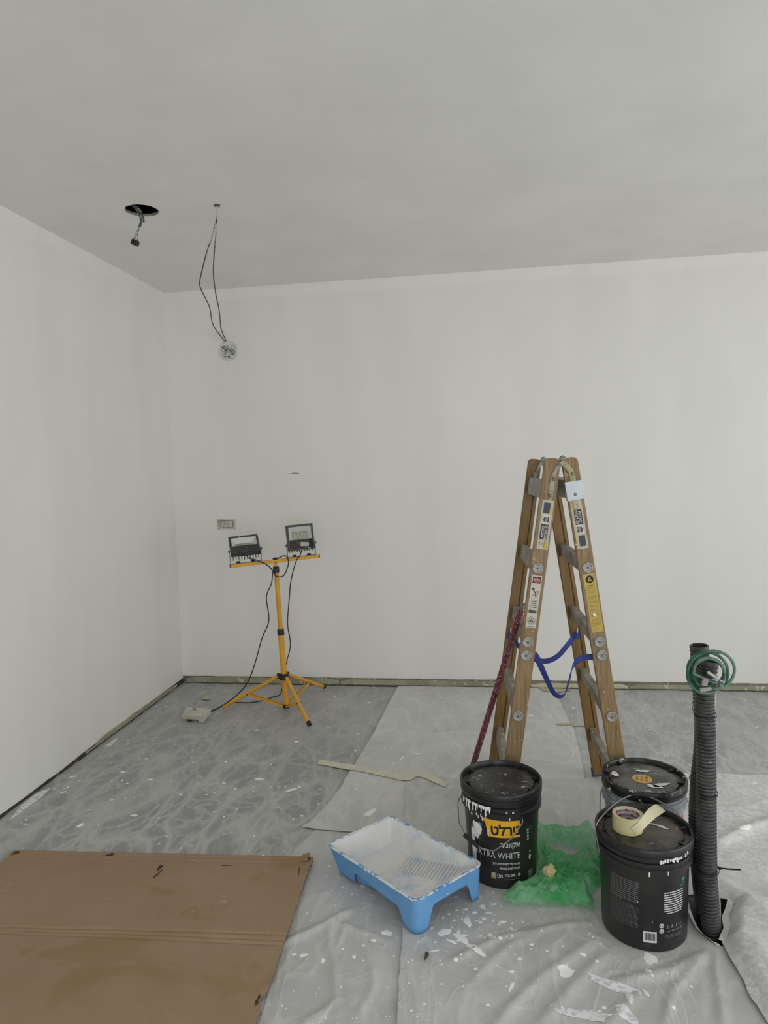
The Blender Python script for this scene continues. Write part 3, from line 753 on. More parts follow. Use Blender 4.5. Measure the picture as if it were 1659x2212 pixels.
# ================================================================== PAINT TRAY
def paint_tray():
    M_blue = worn('blue_tray_plastic', (92, 152, 205), (206, 212, 214), 0.66, 22, 0.45, rgb2=(104, 160, 208), scale2=9)
    t = NT('paint_coated_tray'); f = t.noise(t.co(), 16, 6, 0.7); p = t.noise(t.co(), 4.5, 2)
    t.color(t.mix(t.math('MULTIPLY', t.ramp(f, 0.46, 0.62), t.ramp(p, 0.46, 0.62, 0, 0.6)), lin((228, 228, 226)), lin((160, 190, 216))))
    M_coat = t.set(0.5)
    t = NT('paint_smeared_rim'); f = t.noise(t.co((1, 1, 1)), 24, 10, 0.78)
    t.color(t.mix(t.ramp(f, 0.50, 0.545), lin((224, 225, 222)), lin((88, 146, 198)))); M_rim = t.set(0.5)
    L, Wd = 0.500, 0.318
    c0 = Vector((-0.3010, 2.3290, 0.0150)); u = Vector((0.734, -0.679, 0)); u.normalize(); v = Vector((-u.y, u.x, 0)) * -1   # v: towards the left / front edge
    root = thing('paint_tray', 'blue plastic roller tray coated with white paint inside', 'paint tray', c0)
    def rimz(s): return 0.098 + 0.020 * s          # s 0 well end .. 1 ramp end
    def P(s, w, z): return c0 + u * ((s - .5) * L) + v * (w * Wd) + Vector((0, 0, z))   # w -0.5..0.5
    # perimeter with rounded corners, counted from the middle of the well end
    def perim(inset, r, n=14):
        hl, hw = L / 2 - inset, Wd / 2 - inset; pts = []
        for (cx, cy, a0) in ((-hl + r, hw - r, 90), (-hl + r, -hw + r, 180), (hl - r, -hw + r, 270), (hl - r, hw - r, 0)):
            for k in range(n + 1):
                a = radians(a0 + 90 * k / n); pts.append((cx + r * cos(a), cy + r * sin(a)))
        out = []
        m = len(pts)
        for i in range(m):
            a, b = pts[i], pts[(i + 1) % m]; d = math.hypot(b[0] - a[0], b[1] - a[1]); k = max(1, int(d / .006))
            for q in range(k): out.append((a[0] + (b[0] - a[0]) * q / k, a[1] + (b[1] - a[1]) * q / k))
        return out
    PP = perim(.0035, .0285)
    def wp(x, y, z): return c0 + u * x + v * y + Vector((0, 0, z))
    def low(x, y):   # lower edge of the skirt
        s = x / L + .5; rz = rimz(s)
        side = abs(abs(y) - (Wd / 2 - .010)) < .004 or True
        if s < .27: return 0.0
        k = sstep(.27, .315, s) * (rz - 0.056)
        if s > .72:
            leg = sstep(.80, .885, s) if abs(y) > Wd / 2 - .02 else 1.0
            k = min(k, (rz - 0.056) * (1 - leg)) if abs(y) > Wd / 2 - .02 else k
        if s > .97:
            e = Wd / 2 - abs(y)
            k = (rz - .045) * sstep(.050, .085, e)
        return k
    def low2(x, y):
        return low(x, y)
    mb = MB(); n = len(PP); rows = 8; vv = []; ff = []
    for (x, y) in PP:
        s = x / L + .5; rz = rimz(s) - .002; lz = low2(x, y)
        for k in range(rows + 1):
            z = rz + (lz - rz) * k / rows; d = (.026 - .023 * sstep(.30, .75, s)) * (rz - z) / .11
            xx = x - d * (1 if x > 0 else -1) * min(1, abs(x) / (L / 2 - .036)) ** 8
            yy = y - d * (1 if y > 0 else -1) * min(1, abs(y) / (Wd / 2 - .036)) ** 8
            vv.append(wp(xx, yy, z))
    for i in range(n):
        j = (i + 1) % n
        for k in range(rows): ff.append((i * (rows + 1) + k, i * (rows + 1) + k + 1, j * (rows + 1) + k + 1, j * (rows + 1) + k))
    mb.add(vv, ff); o = mb.build('skirt', M_blue, root, True)
    so = o.modifiers.new('thickness', 'SOLIDIFY'); so.thickness = .003; so.offset = -1
    # rim flange
    A, B, C_, D = perim(.0, .030), perim(.010, .026), perim(.012, .026), perim(.0, .030)
    mb = MB(); prof = [(.0015, -.0045), (.0012, -.0015), (.003, .0), (.009, .0004), (.015, -.003)]
    loops = [perim(i_, max(.012, .030 - i_)) for i_, _ in prof]; m = min(len(l) for l in loops)
    def resample(l, m_):
        ds = [0.0]
        for i in range(len(l)): a, b = l[i], l[(i + 1) % len(l)]; ds.append(ds[-1] + math.hypot(b[0] - a[0], b[1] - a[1]))
        out = []; i = 0
        for k in range(m_):
            d = ds[-1] * k / m_
            while ds[i + 1] < d: i += 1
            a, b = l[i], l[(i + 1) % len(l)]; q = (d - ds[i]) / max(1e-9, ds[i + 1] - ds[i]); out.append((a[0] + (b[0] - a[0]) * q, a[1] + (b[1] - a[1]) * q))
        return out
    m = 220; loops = [resample(l, m) for l in loops]; vv = []; ff = []
    for l, (_, dz) in zip(loops, prof): vv += [wp(x, y, rimz(x / L + .5) + dz) for x, y in l]
    for k in range(len(prof) - 1):
        for i in range(m): ff.append((k * m + i, k * m + (i + 1) % m, (k + 1) * m + (i + 1) % m, (k + 1) * m + i))
    mb.add(vv, ff); mb.build('rim', M_rim, root, True)
    # inner basin with the ribbed ramp
    nx, ny = 260, 120; vv = []; ff = []; mb = MB()
    for j in range(ny + 1):
        for i in range(nx + 1):
            s, w = i / nx, j / ny - .5
            x, y = (s - .5) * (L - .024), w * (Wd - .024)
            qx, qy = abs(x) - (L / 2 - .012 - .030), abs(y) - (Wd / 2 - .012 - .030)
            e = .030 - (math.hypot(max(qx, 0), max(qy, 0)) + min(max(qx, qy), 0))
            rz = rimz(x / L + .5) - .001
            ss = x / L + .5
            zf = .010 + (rz - .010 - .014) * max(0, (ss - .34) / .60) ** 1.0
            rib = sstep(.40, .44, ss + .25 * abs(w)) * sstep(.965, .935, ss) * sstep(.014, .028, e)
            ph = (ss * L + 0.60 * abs(y)) / .0175
            zf += rib * .0075 * (abs(sin(pi * ph)) - .4)
            z = rz + (zf - rz) * sstep(-.001, .030, e)
            vv.append(wp(x, y, min(z, rz)))
    for j in range(ny):
        for i in range(nx): k = j * (nx + 1) + i; ff.append((k, k + 1, k + nx + 2, k + nx + 1))
    keep = set()
    mb.add(vv, ff); mb.build('ribbed_basin', M_coat, root, True)
    vs3 = []; ff = []; step = 2
    for j in range(0, ny + 1, step):
        for i in range(0, nx + 1, step): q = vv[j * (nx + 1) + i].copy(); q.z = max(c0.z + .0005, q.z - .006); vs3.append(q)
    n3 = nx // step + 1
    for j in range(ny // step):
        for i in range(nx // step): k = j * n3 + i; ff.append((k, k + 1, k + n3 + 1, k + n3))
    mb = MB(); mb.add(vs3, ff); mb.build('underside', M_blue, root, True)
paint_tray()

# ================================================================== BUCKETS
M_black = worn('black_bucket_plastic', (27, 27, 28), (150, 150, 148), 0.735, 70, 0.36, rgb2=(38, 37, 36), scale2=7)
M_wire = plain('galvanised_wire', (150, 149, 144), 0.4, 0.8)
M_grip = plain('black_grip', (22, 22, 23), 0.5)
M_white_print = plain('white_print', (205, 205, 202), 0.5, var=.02)
M_dim_print = plain('faded_print', (120, 120, 119), 0.55, var=.05)
M_yellow_print = plain('yellow_print', (226, 172, 30), 0.45, var=.03)
M_black_print = plain('black_print', (20, 19, 18), 0.5)
M_red_print = plain('red_print', (186, 48, 52), 0.5, var=.03)
M_teal_print = plain('teal_print', (40, 140, 132), 0.5)
M_drip = plain('wet_white_paint', (232, 232, 229), 0.4, var=.03)
def lid_mat(name, base, dust, amt, white):
    t = NT(name); f = t.noise(t.co(), 9, 6, 0.65, .5); g = t.noise(t.co((1, 1.6, 1)), 26, 7, .72, .8)
    bp = t.noise(t.co(), 34, 3, .6, .6); t.bump(bp, .55, .004)
    c = t.mix(t.ramp(f, amt - .06, amt + .12), lin(base), lin(dust))
    c = t.mix(t.ramp(g, white, white + .035), c, lin((212, 212, 208)))
    t.color(c); t.link(t.ramp(f, .3, .7, .20, .5), t.b.inputs['Roughness']); t.b.inputs['Specular IOR Level'].default_value = .5
    return t.m
def bucket(name, label, cx, cy, z0, h, rr, rb, m_body, m_lid, ang=0.0, slot_wedges=8, m_rim=None):
    root = thing(name, label, 'bucket', (cx, cy, z0)); rt_ = 0.1335
    zb = h * .745
    rf = lambda z: rb + (rt_ - rb) * max(0, min(1, (z - z0) / zb))
    pf = [(0.001, .003), (rb - .012, .003), (rb - .010, 0), (rb - .004, 0), (rb, .005), (rt_, zb), (rr - .004, zb + .002), (rr - .003, zb + .018), (rr - .006, zb + .020), (rt_ + .004, zb + .022), (rt_ + .004, zb + .030), (rr - .005, zb + .032), (rr - .005, zb + .037), (rt_ + .003, zb + .039), (rt_ + .003, zb + .046), (rr - .006, zb + .048), (rr - .006, zb + .052), (rt_ + .002, zb + .054), (rt_ + .002, h - .030)]
    body = MB().lathe(pf, (cx, cy, z0), 72).build('body', m_body, root, True)
    lp = [(rt_ + .001, h - .038), (rr - .003, h - .038), (rr - .001, h - .035), (rr - .001, h - .027), (rr - .004, h - .025), (rr - .004, h - .019), (rr, h - .017), (rr, h - .004), (rr - .002, h - .001), (rr - .005, h), (rr - .008, h - .001), (rr - .010, h - .005), (rr - .012, h - .019), (rr - .026, h - .020), (rr - .029, h - .0145), (rr - .035, h - .0135), (.06, h - .0125), (.03, h - .013), (0.001, h - .012)]
    lid = MB().lathe(lp[12:], (cx, cy, z0), 72).build('lid', m_lid, root, True)
    MB().lathe(lp[:13], (cx, cy, z0), 72).build('lid_rim', m_rim or M_black, lid, True)
    for k in range(slot_wedges):
        a = ang + 2 * pi * k / slot_wedges; r0, r1 = rr - .036, rr - .012
        d, w = Vector((cos(a), sin(a), 0)), Vector((-sin(a), cos(a), 0)); c = Vector((cx, cy, z0))
        mb = MB(); zz = h - .020
        mb.add([c + d * r0 - w * .002 + Vector((0, 0, zz)), c + d * r0 + w * .002 + Vector((0, 0, zz)), c + d * r1 + w * .005 + Vector((0, 0, zz)), c + d * r1 - w * .005 + Vector((0, 0, zz)),
                c + d * r0 - w * .001 + Vector((0, 0, zz + .0085)), c + d * r0 + w * .001 + Vector((0, 0, zz + .0085)), c + d * r1 + w * .004 + Vector((0, 0, zz + .013)), c + d * r1 - w * .004 + Vector((0, 0, zz + .013))],
               [(0, 1, 5, 4), (1, 2, 6, 5), (2, 3, 7, 6), (3, 0, 4, 7), (4, 5, 6, 7)])
        mb.build('lid_slot_wedge', M_black, lid)  # raised black wedge, imitates the darkness of a slot cut in the lid
    return root, body, lid, rf
def lug(root, cx, cy, z, a, r, mat):
    d = Vector((cos(a), sin(a), 0)); M = Matrix.Translation(Vector((cx, cy, z)) + d * r) @ d.to_track_quat('Z', 'Y').to_matrix().to_4x4()
    mb = MB(); mb.lathe([(.001, .008), (.007, .008), (.008, .006), (.009, -.004), (.001, -.004)], (0, 0, 0), 16); mb.v = [M @ q for q in mb.v]; mb.build('handle_lug', mat, root, True)
def drips(root, cx, cy, specs, rfun, name='paint_drips'):
    """runs of white paint: (angle deg, z top, length, width)"""
    mb = MB()
    for a, z, l, w in specs:
        a = radians(a); n_ = 7
        pts = []; rs = []
        for k in range(n_):
            zz = z - l * k / (n_ - 1); r = rfun(zz) + .0004; aa = a + .004 * sin(k * 1.7 + z * 900)
            pts.append((cx + r * cos(aa), cy + r * sin(aa), zz)); rs.append(w * (0.55, .9, .8, .7, .75, .95, .4)[k])
        mb.tube(pts, w, 6, True, rs)
    stuff(mb.build(name, M_drip, root, True))

M_rimw = worn('paint_daubed_rim', (30, 30, 31), (214, 214, 210), .60, 26, .36, rgb2=(46, 45, 44), scale2=8)
# ---- bucket with the yellow brand panel
BZ = 0.0135
B1 = (0.054, 2.441)
m_lid1 = lid_mat('glossy_black_lid', (20, 20, 21), (56, 55, 53), .50, .605)
b1, b1body, b1lid, rf1 = bucket('paint_bucket', 'black paint bucket with yellow brand panel and white drips, beside the tray', B1[0], B1[1], BZ, .350, .1465, .121, M_black, m_lid1, .2, 8)
A1 = radians(-92)
def lab(bm, x, z, name, mat, lift=.0006): bm_move(bm, x, 0); return on_can(bm, B1[0], B1[1], rf1, A1, z, name, mat, b1, lift)
# yellow panel with a brushed left edge
g = random.Random(2); left = []
for k in range(15):
    yy = -.030 + .060 * k / 14; left.append((-.060 + .020 * (1 - k / 14) * .8 + (g.uniform(-.004, .004) if 0 < k < 14 else 0), yy))
left[-1] = (-.074, .034); left[-2] = (-.064, .026)
poly = [(.066, -.030), (.066, .030)] + left[::-1]
lab(bm_poly([poly[:3] + poly[3:]]), 0, .2355, 'brand_panel', M_yellow_print)
lab(bm_text('טלרינ', .041, .034, .92), .015, .2335, 'brand_lettering', M_black_print, .0011)
lab(bm_text('רינווקא', .0225, .026, .95, 'RIGHT'), .066, .1745, 'product_lettering', M_white_print)
lab(bm_text('EXTRA WHITE', .0225, -.008, .78, 'RIGHT'), .066, .139, 'product_lettering', M_white_print)
lab(bm_text('ץוחו םינפ תוריקל יליקרא עבצ', .0118, .020, .72, 'RIGHT'), .066, .108, 'description_lettering', M_white_print)
lab(bm_text('דחוימב םינבל תוריקל', .0118, .020, .74, 'RIGHT'), .066, .0915, 'description_lettering', M_white_print)
lab(bm_text('18', .0105, .012, .8, 'RIGHT'), .066, .0665, 'volume_lettering', M_white_print)
lab(bm_text('288', .0105, .012, .8, 'RIGHT'), .046, .0665, 'coverage_lettering', M_white_print)
lab(bm_text('ר"מ', .0105, .012, .8, 'RIGHT'), .026, .0665, 'coverage_lettering', M_white_print)
lab(bm_text('טמ', .0115, .012, .85, 'RIGHT'), .002, .0625, 'finish_lettering', M_white_print)
lab(bm_poly([rect(.0495, .052 - .0625, .0500, .075 - .0625), rect(.0065, -.0105, .0070, .0125), rect(-.0185, -.0105, -.0180, .0125), rect(.053, -.012, .065, -.0105), rect(.014, -.012, .044, -.0105), rect(-.014, .008, .001, .0095)]), 0, .0625, 'divider_lines', M_dim_print)
lab(bm_poly([rect(-.037, -.012, -.023, .010)]), 0, .0635, 'quality_mark', plain('cream_print', (196, 186, 150), .5))
lab(bm_join([bm_poly([rect(-.0355, .0005, -.0345, .008), rect(-.0265, .0005, -.0255, .008), rect(-.0355, -.0105, -.0245, -.0090), rect(-.0355, -.0075, -.0245, -.0060), rect(-.0355, -.0045, -.0245, -.0030)] + ringp(-.030, .004, .0042, .001, 14))]), 0, .0635, 'quality_mark_print', M_black_print, .0011)
lab(bm_text('TM', .0028, .0), -.036, .252, 'brand_lettering', M_black_print, .0011)
lab(bm_poly(sum([ringp(.100, .222 - .0115 * k - .2, .0046, .0014, 18) + [disc(.100, .222 - .0115 * k - .2, .0018, 8)] for k in range(4)], [])), 0, .2, 'round_icons', M_white_print)
lab(bm_poly([rect(.110, .030, .122, .031), rect(.110, .026, .120, .027), rect(.111, .022, .121, .023), rect(.110, .018, .118, .019)]), 0, .2, 'small_print', M_dim_print)
lab(bm_poly([[(.103, .118), (.110, .131), (.117, .118), (.110, .105)], rect(.106, .1365, .117, .138), rect(.107, .140, .115, .141)]), 0, 0.0, 'hazard_diamond', M_white_print)
lab(bm_poly([[(.107, .118), (.110, .124), (.113, .118), (.110, .112)]]), 0, 0.0, 'hazard_symbol', M_black_print, .0011)
lab(bm_poly([rect(.102, .030, .126, .068)]), 0, 0.0, 'info_patch', plain('grey_patch', (112, 112, 112), .5))
lab(bm_poly([rect(-.0805, .070, -.0797, .245), rect(-.071, .20, -.0695, .248)]), 0, 0.0, 'label_edge_line', M_dim_print)
rng = random.Random(4)
lab(bm_poly([blob(rng, -.094, .215, .017, .034, .1, 20, .3)]), 0, 0.0, 'paint_smear', M_smear, .0012)
lab(bm_poly([blob(rng, -.081, .218, .009, .018, -.2, 18, .35)]), 0, 0.0, 'paint_smear', M_drip, .0016)
lab(bm_poly([blob(rng, -.110, .13, .012, .08, .05, 22, .3)]), 0, 0.0, 'paint_smear', M_smear, .0010)
drips(b1, B1[0], B1[1], [(-157 + 7.0 * k + rng.uniform(-2, 2), BZ + .296 + rng.uniform(0, .006), rng.uniform(.012, .034), rng.uniform(.0016, .0038)) for k in range(7)] + [(-128, BZ + .270, .025, .0022), (-121, BZ + .272, .030, .0024), (-114, BZ + .270, .014, .0022), (-142, BZ + .285, .04, .003), (-80, BZ + .268, .010, .0025), (-75, BZ + .29, .006, .004), (-84, BZ + .288, .004, .004), (-126, .245, .04, .0012), (-112, .235, .03, .0030)], lambda z: (.1425 if z > BZ + .2608 else rf1(z)))
g = random.Random(21); up_, lo_ = [], []
for k in range(46):
    x = -.150 + .115 * k / 45; up_.append((x, .012 + g.uniform(-.002, .002))); lo_.append((x, (.004 - .020 * max(0, g.random() - .25) * (1 if k % 3 else .2))))
on_can(bm_poly([[up_[k], lo_[k], lo_[k + 1], up_[k + 1]] for k in range(45) if noise.noise((k * .4, 3, 0)) > -.28]), B1[0], B1[1], lambda z: .1425, A1, BZ + .291, 'paint_smear', M_drip, b1, .0012)
# bail hanging in front with its plastic grip
lug(b1, B1[0], B1[1], .2745, radians(-62), .1365, M_black); lug(b1, B1[0], B1[1], .2745, radians(-205), .1365, M_black)
def cylp(c, a, r, z): return (c[0] + r * cos(radians(a)), c[1] + r * sin(radians(a)), z)
def bent(pts, r=.012, n=5):
    """polyline with softly rounded corners"""
    P = [Vector(p) for p in pts]; out = [P[0]]
    for i in range(1, len(P) - 1):
        a_, b_, c_ = P[i - 1], P[i], P[i + 1]; k1, k2 = min(r, (a_ - b_).length * .45), min(r, (c_ - b_).length * .45)
        s0, s1 = b_ + (a_ - b_).normalized() * k1, b_ + (c_ - b_).normalized() * k2
        for k in range(n + 1): t_ = k / n; out.append(s0 * (1 - t_) ** 2 + b_ * 2 * t_ * (1 - t_) + s1 * t_ ** 2)
    return out + [P[-1]]
g0, g1 = Vector(cylp(B1, -124, .158, .174)), Vector(cylp(B1, -140, .166, .193))
path = [cylp(B1, -62, .144, .2745), cylp(B1, -63, .151, .266), cylp(B1, -80, .162, .220), cylp(B1, -101, .160, .172), cylp(B1, -119, .157, .170), g0, g1, cylp(B1, -158, .165, .218), cylp(B1, -185, .158, .258), cylp(B1, -205, .146, .2745)]
bail = MB().tube(bent(path), .0021, 8).build('bail_handle', M_wire, b1, True)
MB().tube([g0.lerp(g1, k / 6) for k in range(-1, 8)], .0078, 12, True, [.006, .0078, .0072, .0078, .0072, .0078, .0072, .0078, .006]).build('grip', M_grip, bail, True)

# ---- grey bucket at the back with an orange sticker on its lid
B2 = (0.562, 2.492)
t = NT('grey_bucket_plastic'); f = t.noise(t.co((1, 1, .5)), 14, 6, .7); t.color(t.mix(t.ramp(f, .52, .66), lin((128, 132, 137)), lin((176, 179, 181)))); M_greyb = t.set(.45)
m_lid2 = lid_mat('dusty_black_lid', (34, 34, 34), (104, 102, 98), .45, .615)
b2, b2body, b2lid, rf2 = bucket('paint_bucket', 'grey paint bucket with a round orange sticker on its black lid', B2[0], B2[1], BZ, .352, .1465, .122, M_greyb, m_lid2, .5, 8, M_rimw)
A2 = radians(-100)
on_can(bm_poly([rect(-.34, -.10, .34, .104)]), B2[0], B2[1], rf2, A2, .155, 'paper_label', plain('pale_blue_label', (168, 184, 204), .5), b2, .0006)
for xa, xb in ((.085, .17), (-.17, -.115)): on_can(bm_poly([rect(xa, -.01, xb, .090)]), B2[0], B2[1], rf2, A2, .165, 'red_panel', M_red_print, b2, .0011)
M_orange = worn('orange_sticker', (214, 170, 92), (222, 200, 160), .66, 40, .5)
st = MB().lathe([(.001, .0016), (.0335, .0016), (.0338, 0.0)], (B2[0] - .008, B2[1] - .012, BZ + .352 - .0125), 40).build('round_sticker', M_orange, b2lid, True)
Ms = Matrix.Translation((B2[0] - .008, B2[1] - .012, BZ + .352 - .0106)) @ Matrix.Rotation(radians(75), 4, 'Z')
bar = []
g = random.Random(9)
for row in (-.0155, 0.0, .0155):
    x = -.020
    while x < .018:
        w = g.uniform(.003, .006); k = g.random()
        bar += [rect(x, row - .005, x + .0012, row + .005), rect(x, row + .0035, x + w * .8, row + .005)] + ([rect(x, row - .005, x + w * .8, row - .0035)] if k > .4 else [rect(x + w * .7, row - .005, x + w * .7 + .0012, row + .004)])
        x += w + .0022
on_plane(bm_poly(bar), Ms, 'sticker_lettering', plain('brown_print', (66, 48, 34), .6), st)
rng = random.Random(8)
for (dx, dy, rx, ry, ro) in ((.012, .052, .022, .011, 0), (.045, -.055, .030, .012, .3), (.02, -.068, .028, .010, -.1), (-.095, .02, .010, .024, .3)):
    on_plane(bm_poly([blob(rng, dx, dy, rx, ry, ro, 16, .5)]), Matrix.Translation((B2[0], B2[1], BZ + .352 - .0112)), 'paint_smear', M_smear, b2lid)
drips(b2, B2[0], B2[1], [(-128, BZ + .295, .022, .0025), (-124, BZ + .295, .024, .0025), (-104, BZ + .312, .020, .004), (-96, BZ + .312, .022, .0035), (-91, BZ + .31, .02, .003), (-87, BZ + .312, .024, .0028), (-82, BZ + .312, .02, .0028), (-79, BZ + .31, .012, .002)], lambda z: .1425)
lug(b2, B2[0], B2[1], BZ + .275, radians(-190), .1365, M_greyb); lug(b2, B2[0], B2[1], BZ + .275, radians(-10), .1365, M_greyb)
path = [cylp(B2, -190, .146, BZ + .275), cylp(B2, -187, .150, .255), cylp(B2, -175, .152, .20), cylp(B2, -150, .152, .155), cylp(B2, -100, .156, .125), cylp(B2, -50, .152, .155), cylp(B2, -25, .152, .20), cylp(B2, -13, .150, .255), cylp(B2, -10, .146, BZ + .275)]
MB().tube(crv(path, 8), .0020, 8).build('bail_handle', M_wire, b2, True)

# ---- front bucket carrying the tape roll
B3 = (0.490, 2.180)
m_lid3 = lid_mat('scuffed_black_lid', (32, 31, 29), (92, 87, 77), .45, .635)
b3, b3body, b3lid, rf3 = bucket('paint_bucket', 'scuffed black bucket with barcode and small print, a tape roll on its lid', B3[0], B3[1], BZ, .328, .1465, .1275, M_black, m_lid3, .1, 8)
A3 = radians(-100)
def lab3(bm, x, z, name, mat, lift=.0006): bm_move(bm, x, 0); return on_can(bm, B3[0], B3[1], rf3, A3, z, name, mat, b3, lift)
def lines(x0, x1, ys, h_, seed, gap=.0012, full=False):
    g = random.Random(seed); out = []
    for y in ys:
        x = x0
        if full: out.append(rect(x0, y - h_ / 2, x1 - g.random() * .01, y + h_ / 2)); continue
        while x < x1 - .001:
            w = min(g.uniform(.003, .009), x1 - x); out.append(rect(x, y - h_ / 2, x + w, y + h_ / 2)); x += w + gap
    return out
lab3(bm_poly(lines(-.112, -.018, [.222 - .0062 * k for k in range(11)], .0022, 1)), 0, BZ - .008, 'small_print', M_dim_print)
lab3(bm_poly(lines(-.112, -.018, [.146 - .0056 * k for k in range(13)], .0009, 2, full=True) + lines(-.055, -.022, [.140, .112, .090], .0018, 3) + lines(-.112, -.070, [.155], .002, 4)), 0, BZ - .008, 'small_print', M_dim_print)
lab3(bm_poly(lines(.054, .125, [.192 - .0072 * k for k in range(9)], .0034, 5) + lines(.064, .118, [.192 - .0072 * 9], .003, 6)), 0, BZ - .004, 'small_print', M_white_print)
lab3(bm_poly([rect(-.008, .037, .031, .072)]), 0, BZ - .006, 'barcode_patch', M_white_print)
g = random.Random(6); x = -.001; bars = []
while x < .026:
    w = g.choice((.0006, .0012, .0018)); bars.append(rect(x, .044, min(x + w, .0265), .067)); x += w + g.choice((.0006, .0009, .0014))
lab3(bm_poly(bars), 0, BZ - .006, 'barcode_bars', M_black_print, .0011)
lab3(bm_poly([disc(.046, .090, .0072), disc(.046, .0725, .0072)]), 0, BZ - .004, 'round_icons', M_white_print)
lab3(bm_poly(ringp(.046, .090, .0045, .0014, 14) + ringp(.046, .0725, .0045, .0012, 14)), 0, BZ - .004, 'icon_print', M_black_print, .0011)
ic = []
for k in range(4):
    x = .062 + .0165 * k; ic += [rect(x, .080, x + .0045, .0845), rect(x - .001, .0775, x + .006, .079), rect(x + .0075, .082, x + .0115, .0835), rect(x + .0005, .0685, x + .011, .0705), rect(x + .002, .0655, x + .011, .0668)] + [disc(x + .0022, .0868, .0022, 8)] + [rect(x + .0134, .064, x + .014, .084)]
lab3(bm_poly(ic + lines(.058, .118, [.056, .052, .048], .0011, 7)), 0, BZ - .002, 'icon_row', M_dim_print)
lab3(bm_poly([rect(.119, .219, .131, .226), rect(.125, .210, .1275, .220), rect(.112, .2035, .131, .2055)]), 0, BZ - .004, 'teal_lettering', M_teal_print)
drips(b3, B3[0], B3[1], [(-83 + 2.6 * k + rng.uniform(-.6, .6), BZ + .300 + rng.uniform(-.003, .004), rng.uniform(.006, .016), rng.uniform(.002, .0042)) for k in range(11)] + [(-49, BZ + .305, .012, .003), (-45, BZ + .308, .01, .003), (-74, BZ + .262, .012, .002), (-96, BZ + .26, .02, .003), (-110, .17, .006, .001), (-92, .115, .008, .001), (-101, .055, .010, .001)], lambda z: (.1458 if z > BZ + .289 else .1428 if z > BZ + .2444 else rf3(z)))
lug(b3, B3[0], B3[1], BZ + .255, radians(-163), .1365, M_black); lug(b3, B3[0], B3[1], BZ + .255, radians(8), .1365, M_black)
path = [cylp(B3, -163, .147, BZ + .255), cylp(B3, -166, .151, .300), cylp(B3, -176, .146, .340), (B3[0] - .105, B3[1] + .020, .375), (B3[0] - .055, B3[1] + .060, .392), (B3[0] - .005, B3[1] + .098, .392), (B3[0] + .045, B3[1] + .115, .378), (B3[0] + .092, B3[1] + .108, .358), (B3[0] + .128, B3[1] + .075, .342), cylp(B3, 18, .151, .300), cylp(B3, 8, .147, BZ + .255)]
bail = MB().tube(crv(path, 8), .0021, 8).build('bail_handle', M_wire, b3, True)
gp = crv(path, 8); MB().tube(gp[39:49], .0075, 12).build('grip', M_grip, bail, True)
for (dx, dy, rx, ry, ro) in ((.055, .02, .030, .006, -.5), (.03, .055, .018, .012, .2), (-.02, .125, .03, .006, .1)):
    on_plane(bm_poly([blob(rng, dx, dy, rx, ry, ro, 16, .6)]), Matrix.Translation((B3[0], B3[1], BZ + .328 - .0112)), 'paint_smear', M_smear, b3lid)

# ---- roll of masking tape on that lid
def tape_roll():
    cx, cy, z0 = 0.442, 2.176, BZ + .328 - .0108; ro, ri, hh = .0460, .0385, .050
    root = thing('masking_tape_roll', 'roll of cream masking tape on the lid of the scuffed black bucket', 'tape roll', (cx, cy, z0))
    M_t = plain('cream_tape', (206, 196, 148), .5, var=.05, scale=12)
    MB().lathe([(ri + .001, 0), (ro, 0), (ro, hh), (ri + .001, hh)], (cx, cy, z0), 64, closed=True).build('tape_winding', M_t, root, True)
    core = MB().lathe([(ri - .0015, .0005), (ri + .001, .0005), (ri + .001, hh - .0005), (ri - .0015, hh - .0005)], (cx, cy, z0), 64, closed=True).build('cardboard_core', plain('white_core', (206, 203, 200), .6, var=.03), root, True)
    rf = lambda z: ri - .0015
    for row, off in ((.013, .2), (.027, 0.0), (.041, .45)):
        for k in range(5):
            a = radians(90) + (k - 2) * 1.02 + off
            on_can(bm_text('WÜRTH', .0088, .02, .82), cx, cy, rf, a, z0 + row, 'core_lettering', M_black_print, core, .0004, .005, True)
            on_can(bm_poly([rect(-.0042, .0006, -.0004, .0042), rect(.0004, .0006, .0042, .0042), rect(-.0042, -.0042, -.0004, -.0006), rect(.0004, -.0042, .0042, -.0006), rect(-.0026, -.0006, .0026, .0006)]), cx, cy, rf, a - .54, z0 + row, 'core_emblem', M_red_print, core, .0004, .005, True)
    # loose end peeling off towards the back right
    pts = [cylp((cx, cy), -82, ro + .0012, z0 + .016), cylp((cx, cy), -70, ro + .003, z0 + .021), (cx + .030, cy - .040, z0 + .031), (cx + .050, cy - .022, z0 + .042), (cx + .074, cy + .004, z0 + .050), (cx + .100, cy + .030, z0 + .052), (cx + .112, cy + .042, z0 + .051)]
    W = lambda t_: Vector((0.75 * (1 - t_) * 0 - .3 * t_ + .25, .6 * t_, 1 - .9 * t_))
    mb = MB(); mb.ribbon(crv(pts, 8), lambda t_: (-.62 * t_, .25 * t_ - .1, 1.0 - .80 * t_), .032, .0008); mb.build('loose_end', plain('cream_tape_end', (210, 204, 168), .5, var=.04), root, True)
tape_roll()

